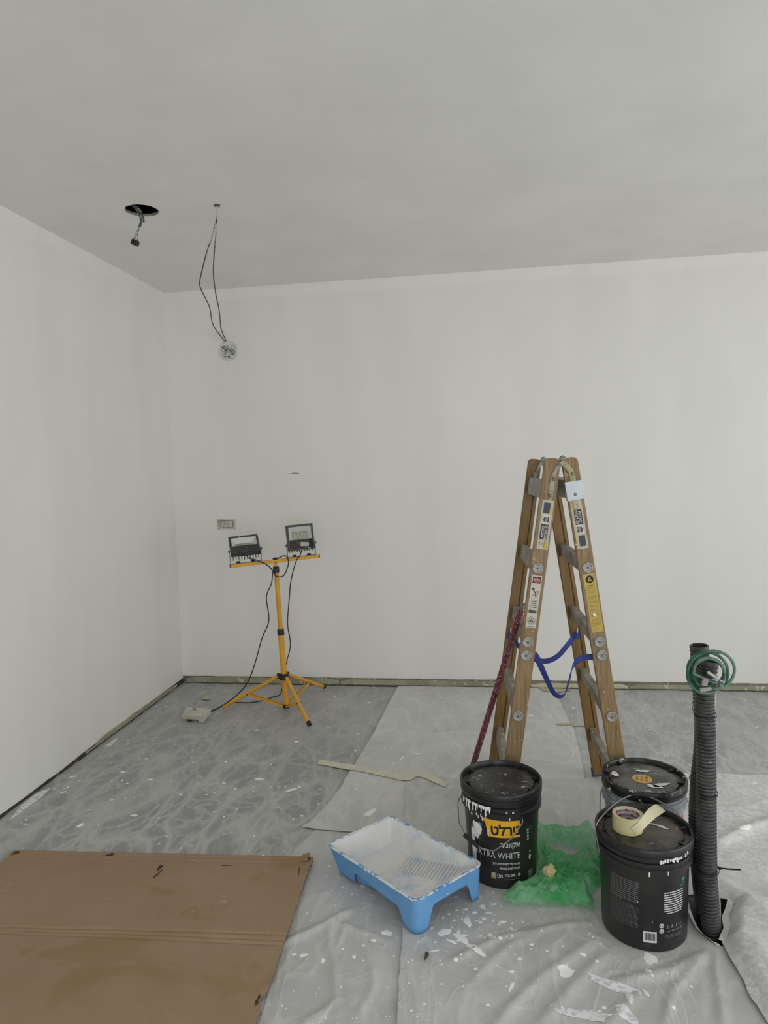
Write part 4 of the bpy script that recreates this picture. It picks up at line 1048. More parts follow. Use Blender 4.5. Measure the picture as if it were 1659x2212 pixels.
# ================================================================== STEP LADDER
def ladder():
    M_w = wood('weathered_wood', (118, 96, 64), (166, 138, 94), .665)
    M_o = wood('varnished_wood', (108, 80, 34), (142, 110, 54), .73)
    M_rung = worn('paint_splashed_rung', (156, 150, 138), (206, 202, 192), .62, 70, .7, rgb2=(128, 118, 102), scale2=12)
    M_steel = worn('dull_steel', (138, 135, 124), (206, 202, 192), .66, 40, .42, .55, rgb2=(104, 100, 88), scale2=20)
    M_brass = worn('yellow_zinc', (150, 148, 104), (204, 164, 160), .60, 34, .45, .4, rgb2=(112, 108, 74), scale2=30)
    M_bright = plain('bright_tin', (172, 178, 182), .4, .5, var=.05)
    M_washer = worn('zinc_washer', (158, 160, 154), (200, 200, 194), .62, 50, .45, .35)
    M_stk = plain('aged_sticker', (188, 181, 160), .6, var=.06)
    M_navy = plain('navy_print', (62, 66, 82), .6, var=.05)
    M_cream = plain('cream_lettering', (206, 200, 172), .6, var=.04)
    M_yst = plain('yellow_sticker', (188, 164, 82), .6, var=.08)
    M_strap = plain('blue_strap', (52, 66, 138), .7, var=.15)
    M_cap = plain('blue_foot_cap', (62, 62, 124), .55)
    rot = radians(2.4); org = Vector((.3075, 2.66, BZ + .0075))
    R4 = Matrix.Translation(org) @ Matrix.Rotation(rot, 4, 'Z')
    root = thing('step_ladder', 'old wooden double step ladder with stickers and blue strap', 'ladder', org)
    DEPTH, TH, SW = .545, .026, .060
    TOPZ = 1.487
    def half(sgn):
        foot = sgn * .2455; top = sgn * .0300      # stile axis at floor and at the top
        ax = Vector((top - foot, 0, TOPZ)); Ls = ax.length; ax.normalize(); px = Vector((ax.z, 0, -ax.x))
        def frame(y):   # local: x across the stile, y along it, z towards the viewer (-y)
            M = Matrix.Identity(4)
            for i in range(3): M[i][0] = px[i]; M[i][1] = ax[i]; M[i][2] = (0, -1, 0)[i]
            return R4 @ Matrix.Translation((foot, y, 0)) @ M
        return Ls, frame, foot, ax, px
    def outline(Ls):
        r = .020; P = [(-SW / 2, .0), (SW / 2, .0)]
        for k in range(7): a = radians(90 * k / 6); P.append((SW / 2 - r + r * cos(a), Ls - r + r * sin(a)))
        for k in range(7): a = radians(90 + 90 * k / 6); P.append((-SW / 2 + r + r * cos(a), Ls - r + r * sin(a)))
        return P
    RZ = (1.068, .781, .489, .206)
    for sgn in (-1, 1):
        Ls, frame, foot, ax, px = half(sgn)
        mn = MB().prism(outline(Ls), -TH, 0, frame(0)).build('front_stile', M_w, root, bevel=.0025)
        # back stile with a groove along its face
        F = frame(DEPTH); mb = MB(); mb.prism(outline(Ls), -TH, 0, F); mf = mb.build('back_stile', M_o, root, bevel=.0025)
        for xa, xb in ((-SW / 2 + .001, SW * .12), (SW * .22, SW / 2 - .001)):
            mb = MB(); mb.prism(rect(xa, .01, xb, Ls - .03), 0, .007, F); mb.build('stile_moulding', M_o, mf, bevel=.0015)
        for y in (0, DEPTH):
            mb = MB(); mb.prism(rect(-SW / 2 - .004, -.002, SW / 2 + .004, .034), -TH - .004, .004, frame(y)); mb.build('foot_cap', M_cap, root, bevel=.004)
        for z in RZ:
            l = z / ax.z; c = frame(0) @ Vector((0, l, -TH)); d = frame(DEPTH) @ Vector((0, l, .0075))
            e1 = (R4.to_3x3() @ ax) * .029; e2 = (R4.to_3x3() @ px) * .014
            mb = MB(); vv = []
            for q in (c, d):
                for a, b in ((-1, -1), (1, -1), (1, 1), (-1, 1)): vv.append(q + e1 * a + e2 * b)
            mb.add(vv, [(0, 1, 2, 3), (4, 5, 6, 7), (0, 1, 5, 4), (1, 2, 6, 5), (2, 3, 7, 6), (3, 0, 4, 7)])
            mb.build('rung', M_rung, root, bevel=.0008)
        # sheet-metal top step
        l0, l1 = 1.345, 1.418
        c, d = frame(0), frame(DEPTH); mb = MB()
        for M, z_ in ((c, -TH), (d, .0075)): pass
        xs = (-.020, .020)
        vv = []
        for M, z_ in ((c, -TH), (d, .0075)):
            for (x, y) in ((xs[0], l0), (xs[1], l0), (xs[1], l1), (xs[0], l1)): vv.append(M @ Vector((x, y, z_)))
        mb.add(vv, [(0, 1, 5, 4), (1, 2, 6, 5), (2, 3, 7, 6), (3, 0, 4, 7)]); mb.build('top_step_plate', M_steel, root)
        if sgn > 0:
            mb = MB(); mb.prism(rect(-.033, l0 - .004, .033, l1 - .004), -TH * .9, .0072, c); mb.build('bright_bracket', M_bright, mn, bevel=.001)
        # big washers with bolts
        for z in (1.068, .781, .729, .489):
            M = frame(0) @ Matrix.Translation((.003 * sgn, z / ax.z, 0))
            w = MB().lathe([(.001, .002), (.006, .002), (.0065, .0035), (.012, .0032), (.0165, .0065), (.0195, .0060), (.0205, .003), (.0205, 0)], (0, 0, 0), 28)
            w.v = [M @ q for q in w.v]; wo = w.build('washer', M_washer, root, True)
            b = MB().lathe([(.001, .0075), (.003, .007), (.0042, .005), (.0045, .001)], (0, 0, 0), 14); b.v = [M @ q for q in b.v]; b.build('bolt_head', M_steel, wo, True)
        # stickers
        def sticker(name, y0, y1, w, mat, dx=0.0):
            M = frame(0) @ Matrix.Translation((dx, 0, 0))
            o = MB().prism(rect(-w / 2, y0, w / 2, y1), 0, .0006, M).build(name, mat, mn); return o, M
        def pr(polys, M, name, mat, par, k=1): return on_plane(bm_poly(polys), M, name, mat, par, .0006 + .0004 * k)
        a0, a1 = 1.142 / ax.z, 1.329 / ax.z; yc = (a0 + a1) / 2; HH = a1 - a0
        so, M = sticker('long_sticker', a0, a1, .042, M_stk, -.003 * sgn)
        up = sgn < 0     # on one stile the text reads downwards, on the other upwards
        def yy(f): return a0 + HH * (f if up else 1 - f)
        def band(f0, f1, x0, x1, mat, name, k=1):
            y_ = sorted((yy(f0), yy(f1))); xa, xb = (x0, x1) if up else (-x1, -x0); pr([rect(xa, y_[0], xb, y_[1])], M, name, mat, so, k)
        band(.73, .95, -.014, .010, M_navy, 'navy_square'); band(.73, .95, .0115, .0175, plain('pale_yellow_print', (196, 182, 104), .6), 'side_caption')
        band(.51, .71, -.013, .013, plain('pale_patch', (202, 198, 186), .6), 'emblem_patch')
        sg = 1 if up else -1
        pr([[(sg * (-.001 - .009 * sin(radians(q))), yy(.61) + .011 * cos(radians(q))) for q in range(0, 181, 15)]], M, 'dome_emblem', M_navy, so, 2)
        pr([rect(min(sg * .001, sg * .003), yy(.61) - .010, max(sg * .001, sg * .003), yy(.61) + .010), rect(min(sg * .005, sg * .011), yy(.61) - .011, max(sg * .005, sg * .011), yy(.61) + .002), rect(min(sg * .005, sg * .011), yy(.61) + .004, max(sg * .005, sg * .011), yy(.61) + .011)], M, 'emblem_caption', M_navy, so, 2)
        band(.20, .51, -.0155, .0135, M_navy, 'name_panel')
        rr = radians(90) if sgn < 0 else radians(-90)
        T1 = bm_text('תומלוס', .0115, .012, 1.0, 'CENTER', rr); T2 = bm_text('תיגח', .0115, .012, 1.0, 'CENTER', rr)
        on_plane(bm_move(T1, -.0075 * sg, yy(.355)), M, 'name_lettering', M_cream, so, .0015)
        on_plane(bm_move(T2, .0065 * sg, yy(.30)), M, 'name_lettering', M_cream, so, .0015)
        pr(ringp(.0065 * sg, yy(.46), .0062, .0012, 20) + [[(.0065 * sg - .003, yy(.46) - .003), (.0065 * sg + .003, yy(.46) - .003), (.0065 * sg, yy(.46) + .004)]], M, 'round_mark', M_cream, so, 2)
        band(.03, .18, .006, .0165, M_yst, 'yellow_print', 1)
        pr(ringp(-.002 * sg, yy(.105), .0036, .001, 14) + [rect(-.0125, yy(.105) - .013, -.0112, yy(.105) + .013), rect(.0045, yy(.105) - .013, .0055, yy(.105) + .013)], M, 'line_drawing', M_navy, so, 2)
        b0, b1_ = (.837 / ax.z, 1.040 / ax.z) if sgn < 0 else (.820 / ax.z, 1.044 / ax.z)
        if sgn < 0:
            so, M = sticker('warning_sticker', b0, b1_, .038, plain('white_sticker', (200, 195, 180), .6, var=.05), -.001); H2 = b1_ - b0
            q = lambda f: b0 + H2 * f
            pr([rect(-.015, q(.855), .015, q(.975))], M, 'dark_panel', M_black_print, so)
            pr([disc(0, q(.915), .0135, 28, .0088)], M, 'oval_rim', M_cream, so, 2); pr([disc(0, q(.915), .0127, 28, .0080)], M, 'red_oval', M_red_print, so, 3)
            on_plane(bm_move(bm_text('תיגח', .0062, .01, 1.1), 0, q(.915)), M, 'brand_lettering', M_cream, so, .0026)
            def limb(pts, w): 
                out = []
                for i in range(len(pts) - 1):
                    a, b = Vector((*pts[i], 0)), Vector((*pts[i + 1], 0)); n_ = Vector((-(b - a).y, (b - a).x, 0)).normalized() * w; out.append([(a + n_)[:2], (b + n_)[:2], (b - n_)[:2], (a - n_)[:2]])
                return out
            y = q(.70)
            pr(limb([(-.014, y + .012), (-.007, y + .004), (-.001, y - .004)], .0022) + limb([(-.007, y + .006), (-.003, y + .012)], .0012) + limb([(-.001, y - .004), (.009, y + .001)], .0013) + limb([(-.001, y - .004), (.003, y - .012), (.001, y - .017)], .0013) + [disc(-.010, y + .011, .0024, 10)] + limb([(.012, y + .003), (.001, y - .022)], .0006) + limb([(.016, y + .003), (.005, y - .022)], .0006) + limb([(-.003, y - .010), (-.009, y - .020)], .0008), M, 'falling_pictogram', M_black_print, so, 1)
            pr(lines(-.010, .010, [q(.535)], .0022, 1) + lines(-.011, .011, [q(.50), q(.465)], .0022, 2) + lines(-.014, .014, [q(.43), q(.395)], .0022, 3), M, 'warning_lines', M_black_print, so, 1)
            pr([rect(-.015, q(.285), .015, q(.345))], M, 'grey_panel', plain('grey_print', (76, 72, 70), .6), so, 1)
            pr(ringp(0, q(.14), .0115, .0011, 28) + ringp(0, q(.14), .0155, .0009, 28) + limb([(-.008, q(.14) - .006), (0, q(.14) + .007), (.008, q(.14) - .006)], .0011) + lines(-.004, .004, [q(.125)], .004, 8) + [rect(-.016, q(.02), .016, q(.026))], M, 'standard_mark', M_black_print, so, 1)
        else:
            so, M = sticker('instruction_sticker', b0, b1_, .044, M_yst, .002); H2 = b1_ - b0
            q = lambda f: b0 + H2 * f
            pr([disc(0, q(.905), .0150, 30)], M, 'black_roundel', M_black_print, so)
            on_plane(bm_move(bm_text('A', .017, .02, 1.0), 0, q(.905)), M, 'roundel_letter', M_yst, so, .0015)
            pr(lines(-.012, .012, [q(.80)], .0022, 1), M, 'heading_line', M_black_print, so)
            Mp = plain('faint_brown_print', (122, 104, 52), .6)
            pr(lines(-.016, .016, [q(.77 - .024 * k) for k in range(28) if k not in (5, 9, 12, 15, 22)], .0016, 5), M, 'instruction_lines', Mp, so)
            pr([blob(random.Random(1), -.002, q(.30), .0045, .009, .4, 14, .4)], M, 'paint_splat', M_drip, so, 2)
        # hinge strap on the front face
        if sgn < 0: P = [(.030, Ls + .004), (.044, Ls - .004), (.017, Ls - .060), (.017, Ls - .148), (.012, Ls - .158), (.004, Ls - .158), (-.001, Ls - .148), (-.001, Ls - .070), (.004, Ls - .055)]
        else: P = [(-.040, Ls + .004), (-.026, Ls + .006), (.006, Ls - .045), (.010, Ls - .070), (.010, Ls - .140), (.004, Ls - .150), (-.006, Ls - .150), (-.011, Ls - .140), (-.011, Ls - .072), (-.016, Ls - .050), (-.040, Ls - .012)]
        M = frame(0); hz = (.0005, .0035) if sgn < 0 else (.0025, .0055)
        hg = MB().prism(P, hz[0], hz[1], M).build('hinge_strap', M_steel if sgn < 0 else M_brass, root, bevel=.0008)
        for (x, y) in (((.012, Ls - .078), (.008, Ls - .142)) if sgn < 0 else ((.002, Ls - .062), (-.001, Ls - .140))):
            b = MB().lathe([(.001, .007), (.004, .0068), (.0065, .0045), (.007, .0)], (0, 0, 0), 16); b.v = [M @ Matrix.Translation((x, y, hz[1] - .003)) @ p for p in b.v]; b.build('hinge_rivet', M_steel, hg, True)
        P2 = [(p[0] * .9, p[1]) for p in P]
        MB().prism(P2, hz[0] + .0075, hz[1] + .0075, frame(DEPTH)).build('hinge_strap', M_steel, root, bevel=.0008)
    for y in (0, DEPTH):
        b = MB().lathe([(.001, .012), (.005, .012), (.0055, .009), (.0100, .0085), (.0125, .006), (.0130, .0)], (0, 0, 0), 24)
        M = R4 @ Matrix.Translation((0.004, y, TOPZ - .004)) @ Matrix.Rotation(radians(90), 4, 'X') @ Matrix.Translation((0, 0, .001 if y == 0 else .009)); b.v = [M @ p for p in b.v]
        b.build('hinge_pivot', M_steel, root, True)
    # safety straps
    def strap(name, pts, w, wd=(0, 0, 1)):
        MB().ribbon(crv(pts, 8), wd, w, .002).build(name, M_strap, root, True)
    strap('safety_strap', [(.192, 2.683, .752), (.205, 2.683, .738), (.222, 2.683, .700), (.242, 2.683, .653), (.266, 2.683, .600), (.290, 2.683, .580), (.312, 2.683, .592), (.328, 2.684, .640), (.342, 2.685, .690), (.362, 2.686, .722), (.388, 2.688, .735), (.428, 2.69, .737)], .024, lambda t: (.30 * sin(pi * t), -.75 * sin(pi * t) ** 2, 1))
    strap('safety_strap', [(.132, 3.190, .705), (.160, 3.185, .650), (.205, 3.18, .600), (.255, 3.18, .578), (.300, 3.18, .578), (.345, 3.18, .604), (.385, 3.185, .650), (.425, 3.190, .700)], .026, lambda t: (-.2, -.25, 1))
    for x in (.128, .428):
        mb = MB(); mb.box((x, 3.188, .695), (.022, .012, .034), Matrix.Rotation(.3, 3, 'Y')); mb.build('strap_knot', M_strap, root, bevel=.004)
        MB().tube([(x + .002, 3.194, .725), (x + .002, 3.180, .728), (x, 3.178, .710)], .003, 8).build('strap_hook', M_bright, root, True)
ladder()

# ---- maroon extension pole leaning on the ladder
def pole():
    M_p = worn('maroon_pole_paint', (112, 34, 48), (186, 166, 164), .575, 190, .55, rgb2=(96, 30, 42), scale2=8)
    a = Vector((-.098, 2.974, .024)); b = Vector((.158, 2.835, .890)); d = (b - a).normalized()
    root = thing('extension_pole', 'maroon paint-speckled extension pole leaning against the wooden ladder', 'pole', a)
    MB().tube([a, a + d * .5, b], .0125, 14).build('pole_tube', M_p, root, True)
    MB().tube([b, b + d * .03], .0095, 14).build('threaded_tip', worn('grey_tip', (110, 108, 104), rough=.6), root, True)
pole()

# ================================================================== WORK LIGHT ON TRIPOD
def work_light():
    M_y = worn('yellow_enamel', (224, 166, 44), (220, 196, 156), .66, 24, .42, rgb2=(214, 154, 46), scale2=6)
    M_k = plain('black_plastic', (30, 30, 31), .5)
    M_hs = worn('charcoal_housing', (48, 49, 50), (168, 166, 160), .62, 60, .5, rgb2=(64, 64, 63), scale2=18)
    M_refl = plain('white_reflector', (206, 208, 204), .35, var=.03)
    M_led = plain('led_board', (188, 184, 160), .5, var=.05)
    M_ln = plain('led_lines', (86, 84, 74), .6)
    M_st = plain('steel_bracket', (110, 112, 112), .4, .6)
    M_cord = plain('black_cord', (32, 33, 35), .5)
    base = Vector((-1.217, 4.035, .006)); topv = Vector((-1.251, 4.045, .905))
    root = thing('tripod_work_light', 'yellow tripod work light with two charcoal floodlights', 'work light', base)
    up = (topv - base).normalized()
    A = lambda z: base + up * ((z - base.z) / up.z)
    MB().tube([A(.028), A(.492)], .0180, 20).build('lower_pole', M_y, root, True)
    MB().tube([A(.49), A(.905)], .0142, 20).build('upper_pole', M_y, root, True)
    col = MB().lathe([(.0145, -.020), (.0210, -.020), (.0215, -.012), (.0205, .012), (.0190, .018), (.0145, .018)], (0, 0, 0), 20); Q = Matrix.Translation(A(.495)) @ up.to_track_quat('Z', 'Y').to_matrix().to_4x4(); col.v = [Q @ p for p in col.v]; col.build('clamp_collar', M_k, root, True)
    col = MB().lathe([(.0145, -.022), (.0190, -.022), (.0195, .010), (.0150, .016), (.0120, .020), (.0120, .045)], (0, 0, 0), 20); Q = Matrix.Translation(A(.885)) @ up.to_track_quat('Z', 'Y').to_matrix().to_4x4(); col.v = [Q @ p for p in col.v]; col.build('clamp_collar', M_k, root, True)
    feet = [Vector((-1.620, 4.023, .019)), Vector((-1.006, 3.768, .023)), Vector((-1.069, 4.425, .023))]
    hub = A(.215); spider = A(.030)
    MB().lathe([(.018, -.018), (.027, -.018), (.028, -.010), (.028, .012), (.025, .018), (.018, .018)], hub, 20).build('leg_hub', M_k, root, True)
    MB().lathe([(.010, -.012), (.022, -.012), (.024, .0), (.020, .010), (.001, .012)], spider, 18).build('strut_hub', M_k, root, True)
    for k, f in enumerate(feet):
        d = (Vector((f.x, f.y, 0)) - Vector((hub.x, hub.y, 0))).normalized(); s = hub + d * .034 + Vector((0, 0, .002))
        leg = MB().tube([s, f], .0112, 14).build('leg', M_y, root, True)
        ld = (f - s).normalized()
        mb = MB(); mb.box(s - d * .006, (.034, .020, .032), Matrix.Rotation(atan2(d.y, d.x), 3, 'Z')); mb.build('hinge_block', M_k, leg, bevel=.004)
        if k: MB().tube([f - ld * .012, f + ld * .010], .0132, 14).build('rubber_foot', M_k, leg, True)
        else: MB().tube([f - ld * .004, f + ld * .004], .0100, 14).build('leg_end', M_y, leg, True)
        m = s.lerp(f, .56); w = Vector((-d.y, d.x, 0))
        for sg in (-1, 1):
            MB().ribbon([spider + d * .020 + w * .011 * sg, m + w * .012 * sg - Vector((0, 0, .004))], Vector((0, 0, 1)), .012, .0025).build('strut', M_y, leg)
        b = MB().tube([m - w * .016 - Vector((0, 0, .004)), m + w * .016 - Vector((0, 0, .004))], .004, 8); b.build('strut_bolt', M_k, leg, True)
    mb = MB(); q = hub + Vector((.010, -.034, -.004)); mb.tube([hub + Vector((.005, -.020, 0)), q], .005, 8); mb.lathe([(.001, .005), (.013, .005), (.014, 0), (.013, -.005), (.001, -.005)], q, 10, Matrix.Rotation(radians(80), 3, 'X')); mb.build('lock_knob', M_k, root, True)
    # crossbar
    bc = Vector((-1.252, 4.045, .934)); bd = Vector((cos(radians(25)), sin(radians(25)), .046)).normalized(); bn = Vector((0, 0, 1)) - bd * bd.z; bn.normalize(); bf = bd.cross(bn)   # bf: towards back? fixed below
    if bf.y > 0: bf = -bf
    B3x3 = Matrix((bd, bf * -1, bn)).transposed()
    hl = .272
    MB().box(bc, (2 * hl, .020, .020), B3x3).build('crossbar', M_y, root, bevel=.002)
    for s in (-1, 1): MB().box(bc + bd * (hl + .002) * s, (.004, .021, .021), B3x3).build('bar_end_cap', M_k, root)
    MB().tube([A(.900), bc - bn * .010], .0125, 14).build('bar_socket', M_y, root, True)
    def knob(p, r=.015):
        mb = MB(); mb.lathe([(.001, .011), (r * .75, .010), (r, .006), (r * .9, .001), (.005, 0), (.005, -.010)], p, 10, B3x3); return mb.build('wing_knob', M_k, root, True)
    knob(bc + bn * .011, .017)
    # floodlights
    def lampm(s, tilt, lift):
        c = bc + bd * s + bn * lift
        return Matrix.Translation(c) @ B3x3.to_4x4() @ Matrix.Rotation(tilt, 4, 'X')    # local x along bar, -y forward, z up
    def flood(s, tilt, lift, open_, W, H):
        M = lampm(s, tilt, lift); hw, hh = W / 2, H / 2; fr = .013; dp = .030
        mb = MB()
        # frame border + back shell
        for (x0, z0, x1, z1) in ((-hw, hh - fr, hw, hh), (-hw, -hh, hw, -hh + fr), (-hw, -hh + fr, -hw + fr, hh - fr), (hw - fr, -hh + fr, hw, hh - fr)):
            mb.box(((x0 + x1) / 2, 0, (z0 + z1) / 2), (x1 - x0, dp, z1 - z0))
        mb.box((0, dp / 2 + .003, 0), (W, .006, H))
        mb.v = [M @ v for v in mb.v]; ho = mb.build('floodlight', M_hs, root, bevel=.0015)
        for k in range(10):
            x = -hw + .012 + (W - .024) * k / 9; f = MB(); f.box((x, dp / 2 + .018, -.004), (.003, .026, H + .010)); f.v = [M @ v for v in f.v]; f.build('cooling_fin', M_hs, ho)
        # reflector: funnel of four white faces with the led board at its back
        zb = -hh * .18; x1, z1 = hw - fr, hh - fr; xi = x1 - .024; zi0, zi1 = zb + .008, z1 - .030; yb = dp / 2 - .001; yf = -dp / 2 + .004
        c4 = [(-x1, yf, zb), (x1, yf, zb), (x1, yf, z1), (-x1, yf, z1)]; i4 = [(-xi, yb, zi0), (xi, yb, zi0), (xi, yb, zi1), (-xi, yb, zi1)]
        r = MB().add(c4 + i4, [(0, 1, 5, 4), (1, 2, 6, 5), (2, 3, 7, 6), (3, 0, 4, 7)]); r.v = [M @ v for v in r.v]; r.build('reflector', M_refl, ho, fix=False)
        l = MB().add([(x, yb - .0005, z) for x, _, z in i4], [(0, 1, 2, 3)]); l.v = [M @ v for v in l.v]; lo = l.build('led_board', M_led, ho, fix=False)
        li = MB()
        for k in range(13):
            x = -xi + 2 * xi * k / 12; li.box((x, yb - .001, (zi0 + zi1) / 2), (.0016, .001, zi1 - zi0))
        li.box((0, yb - .001, zi1), (2 * xi, .001, .0016)); li.v = [M @ v for v in li.v]; stuff(li.build('led_grid', M_ln, ho))
        if open_:
            d = MB(); d.box((.022, yb - .012, -hh * .58), (.052, .018, .026), Matrix.Rotation(.12, 3, 'Y')); d.v = [M @ v for v in d.v]; d.build('led_driver', plain('white_driver', (176, 174, 168), .5), ho, bevel=.002)
            for kk, (rgb, pts) in enumerate((((120, 40, 36), [(-.05, 0, -.045), (-.03, -.008, -.034), (-.012, -.004, -.05), (0, -.006, -.04)]), ((150, 148, 140), [(-.03, 0, -.02), (-.015, -.010, -.038), (.002, -.006, -.03)]), ((110, 40, 36), [(-.045, 0, -.062), (-.02, -.008, -.050), (-.005, -.004, -.058)]), ((70, 68, 64), [(.05, 0, -.03), (.062, -.006, -.045), (.055, -.004, -.06)]))):
                w = MB(); w.tube(crv(pts, 6), .0013, 6); w.v = [M @ v for v in w.v]; w.build('lamp_wire', plain('lamp_wire_colour', rgb, .5), ho, True)
        else:
            d = MB(); d.add([(-x1, yf - .002, -hh + fr), (x1, yf - .002, -hh + fr), (x1, yf - .002, zb), (-x1, yf - .002, zb)], [(0, 1, 2, 3)]); d.v = [M @ v for v in d.v]; d.build('front_mask', M_hs, ho, fix=False)
        # U bracket, side bolts
        piv_z = -hh * .55; top_b = M @ Vector((0, 0, piv_z)); foot_c = bc + bd * s + bn * .012
        for sg in (-1, 1):
            p = M @ Vector((sg * (hw + .006), .004, piv_z)); q = foot_c + bd * sg * (hw + .004)
            MB().ribbon([p + (p - q).normalized() * .012, q], bf, .016, .0028).build('bracket_arm', M_st, ho)
            b = MB().tube([p - bd * sg * .004, p + bd * sg * .008], .0065, 10); b.build('side_bolt', M_st, ho, True)
        MB().ribbon([foot_c - bd * (hw + .005), foot_c + bd * (hw + .005)], bf, .016, .0028).build('bracket_base', M_st, ho)
        for x in (-.045, .045):
            knob(foot_c + bd * x + bn * .002, .014)
        return M
    flood(-.178, radians(-50), .118, False, .176, .138)
    flood(.165, radians(-10), .130, True, .166, .158)
    # cords
    MB().tube(crv([bc + bd * -.178 + bn * .065 + bf * .02, bc + bd * -.16 + bn * .040 + bf * .035, bc + bd * -.11 + bn * .020 + bf * .03, bc + bd * -.05 - bn * .02 + bf * .02, A(.885) + Vector((-.012, -.024, -.012)), A(.87) + Vector((.012, -.028, -.028)), A(.87) + Vector((.055, -.02, -.020)), bc + bd * .075 - bn * .015 + bf * .03, bc + bd * .06 + bn * .028 + bf * .02, bc + bd * .015 + bn * .018 + bf * .018], 8), .0035, 8).build('lamp_cord', M_cord, root, True)
    MB().tube(crv([bc + bd * .165 + bn * .045, bc + bd * .15 + bn * .020 + bf * .02, bc + bd * .12 - bn * .02 + bf * .022, (-1.175, 4.10, .80), (-1.198, 4.13, .688), (-1.216, 4.13, .525), (-1.203, 4.13, .392), (-1.228, 4.12, .287), (-1.250, 4.11, .20), (-1.30, 4.20, .05), (-1.36, 4.23, .016), (-1.406, 4.169, .013), (-1.483, 4.122, .013), (-1.574, 4.117, .013), (-1.625, 4.085, .013), (-1.667, 3.95, .02), (-1.675, 3.89, .035)], 8), .0035, 8).build('lamp_cord', M_cord, root, True)
    MB().tube(crv([A(.885) + Vector((-.014, -.02, -.01)), (-1.270, 4.0, .80), (-1.298, 3.98, .722), (-1.289, 3.98, .579), (-1.338, 3.98, .465), (-1.396, 3.98, .291), (-1.452, 3.98, .174), (-1.548, 3.96, .085), (-1.630, 3.90, .042), (-1.652, 3.875, .040)], 8), .0035, 8).build('lamp_cord', M_cord, root, True)
work_light()

# ---- socket block the cords run to
def socket_block():
    M_w = worn('white_socket_plastic', (196, 193, 180), (120, 112, 98), .70, 30, .5, rgb2=(186, 182, 168), scale2=9)
    c = Vector((-1.718, 3.835, .005))
    root = thing('socket_block', 'white adaptor block lying on the film near the light stand', 'adaptor', c + Vector((0, 0, .007)))
    M = Matrix.Translation(c + Vector((0, 0, .037))) @ Matrix.Rotation(radians(-6), 4, 'Z') @ Matrix.Rotation(radians(12), 4, 'X')
    def bx(name, cc, sz, mat, bev=.003, par=root):
        mb = MB(); mb.box(cc, sz); mb.v = [M @ v for v in mb.v]; return mb.build(name, mat, par, bevel=bev)
    bx('body', (0, 0, 0), (.155, .085, .034), M_w, .006)
    bx('plug_face', (-.008, .004, .0185), (.038, .030, .006), M_w, .002)
    for x, y in ((-.018, .002), (-.004, .002), (-.011, .012)): bx('pin', (x, y, .030), (.004, .002, .018), plain('plug_pin', (70, 68, 64), .4, .6), 0)
    bx('side_plug', (.052, -.034, -.020), (.034, .030, .016), M_w, .004)
    bx('dark_plug', (-.028, -.030, -.022), (.030, .030, .012), plain('dark_plug', (40, 38, 36), .6), .003)
    for x, y in ((-.068, -.034), (.066, -.034), (.066, .034)):
        mb = MB(); mb.lathe([(.001, .0178), (.003, .0178), (.003, .015)], (x, y, 0), 8); mb.v = [M @ v for v in mb.v]; mb.build('screw', plain('screw_head', (96, 92, 84), .5), root)
socket_block()

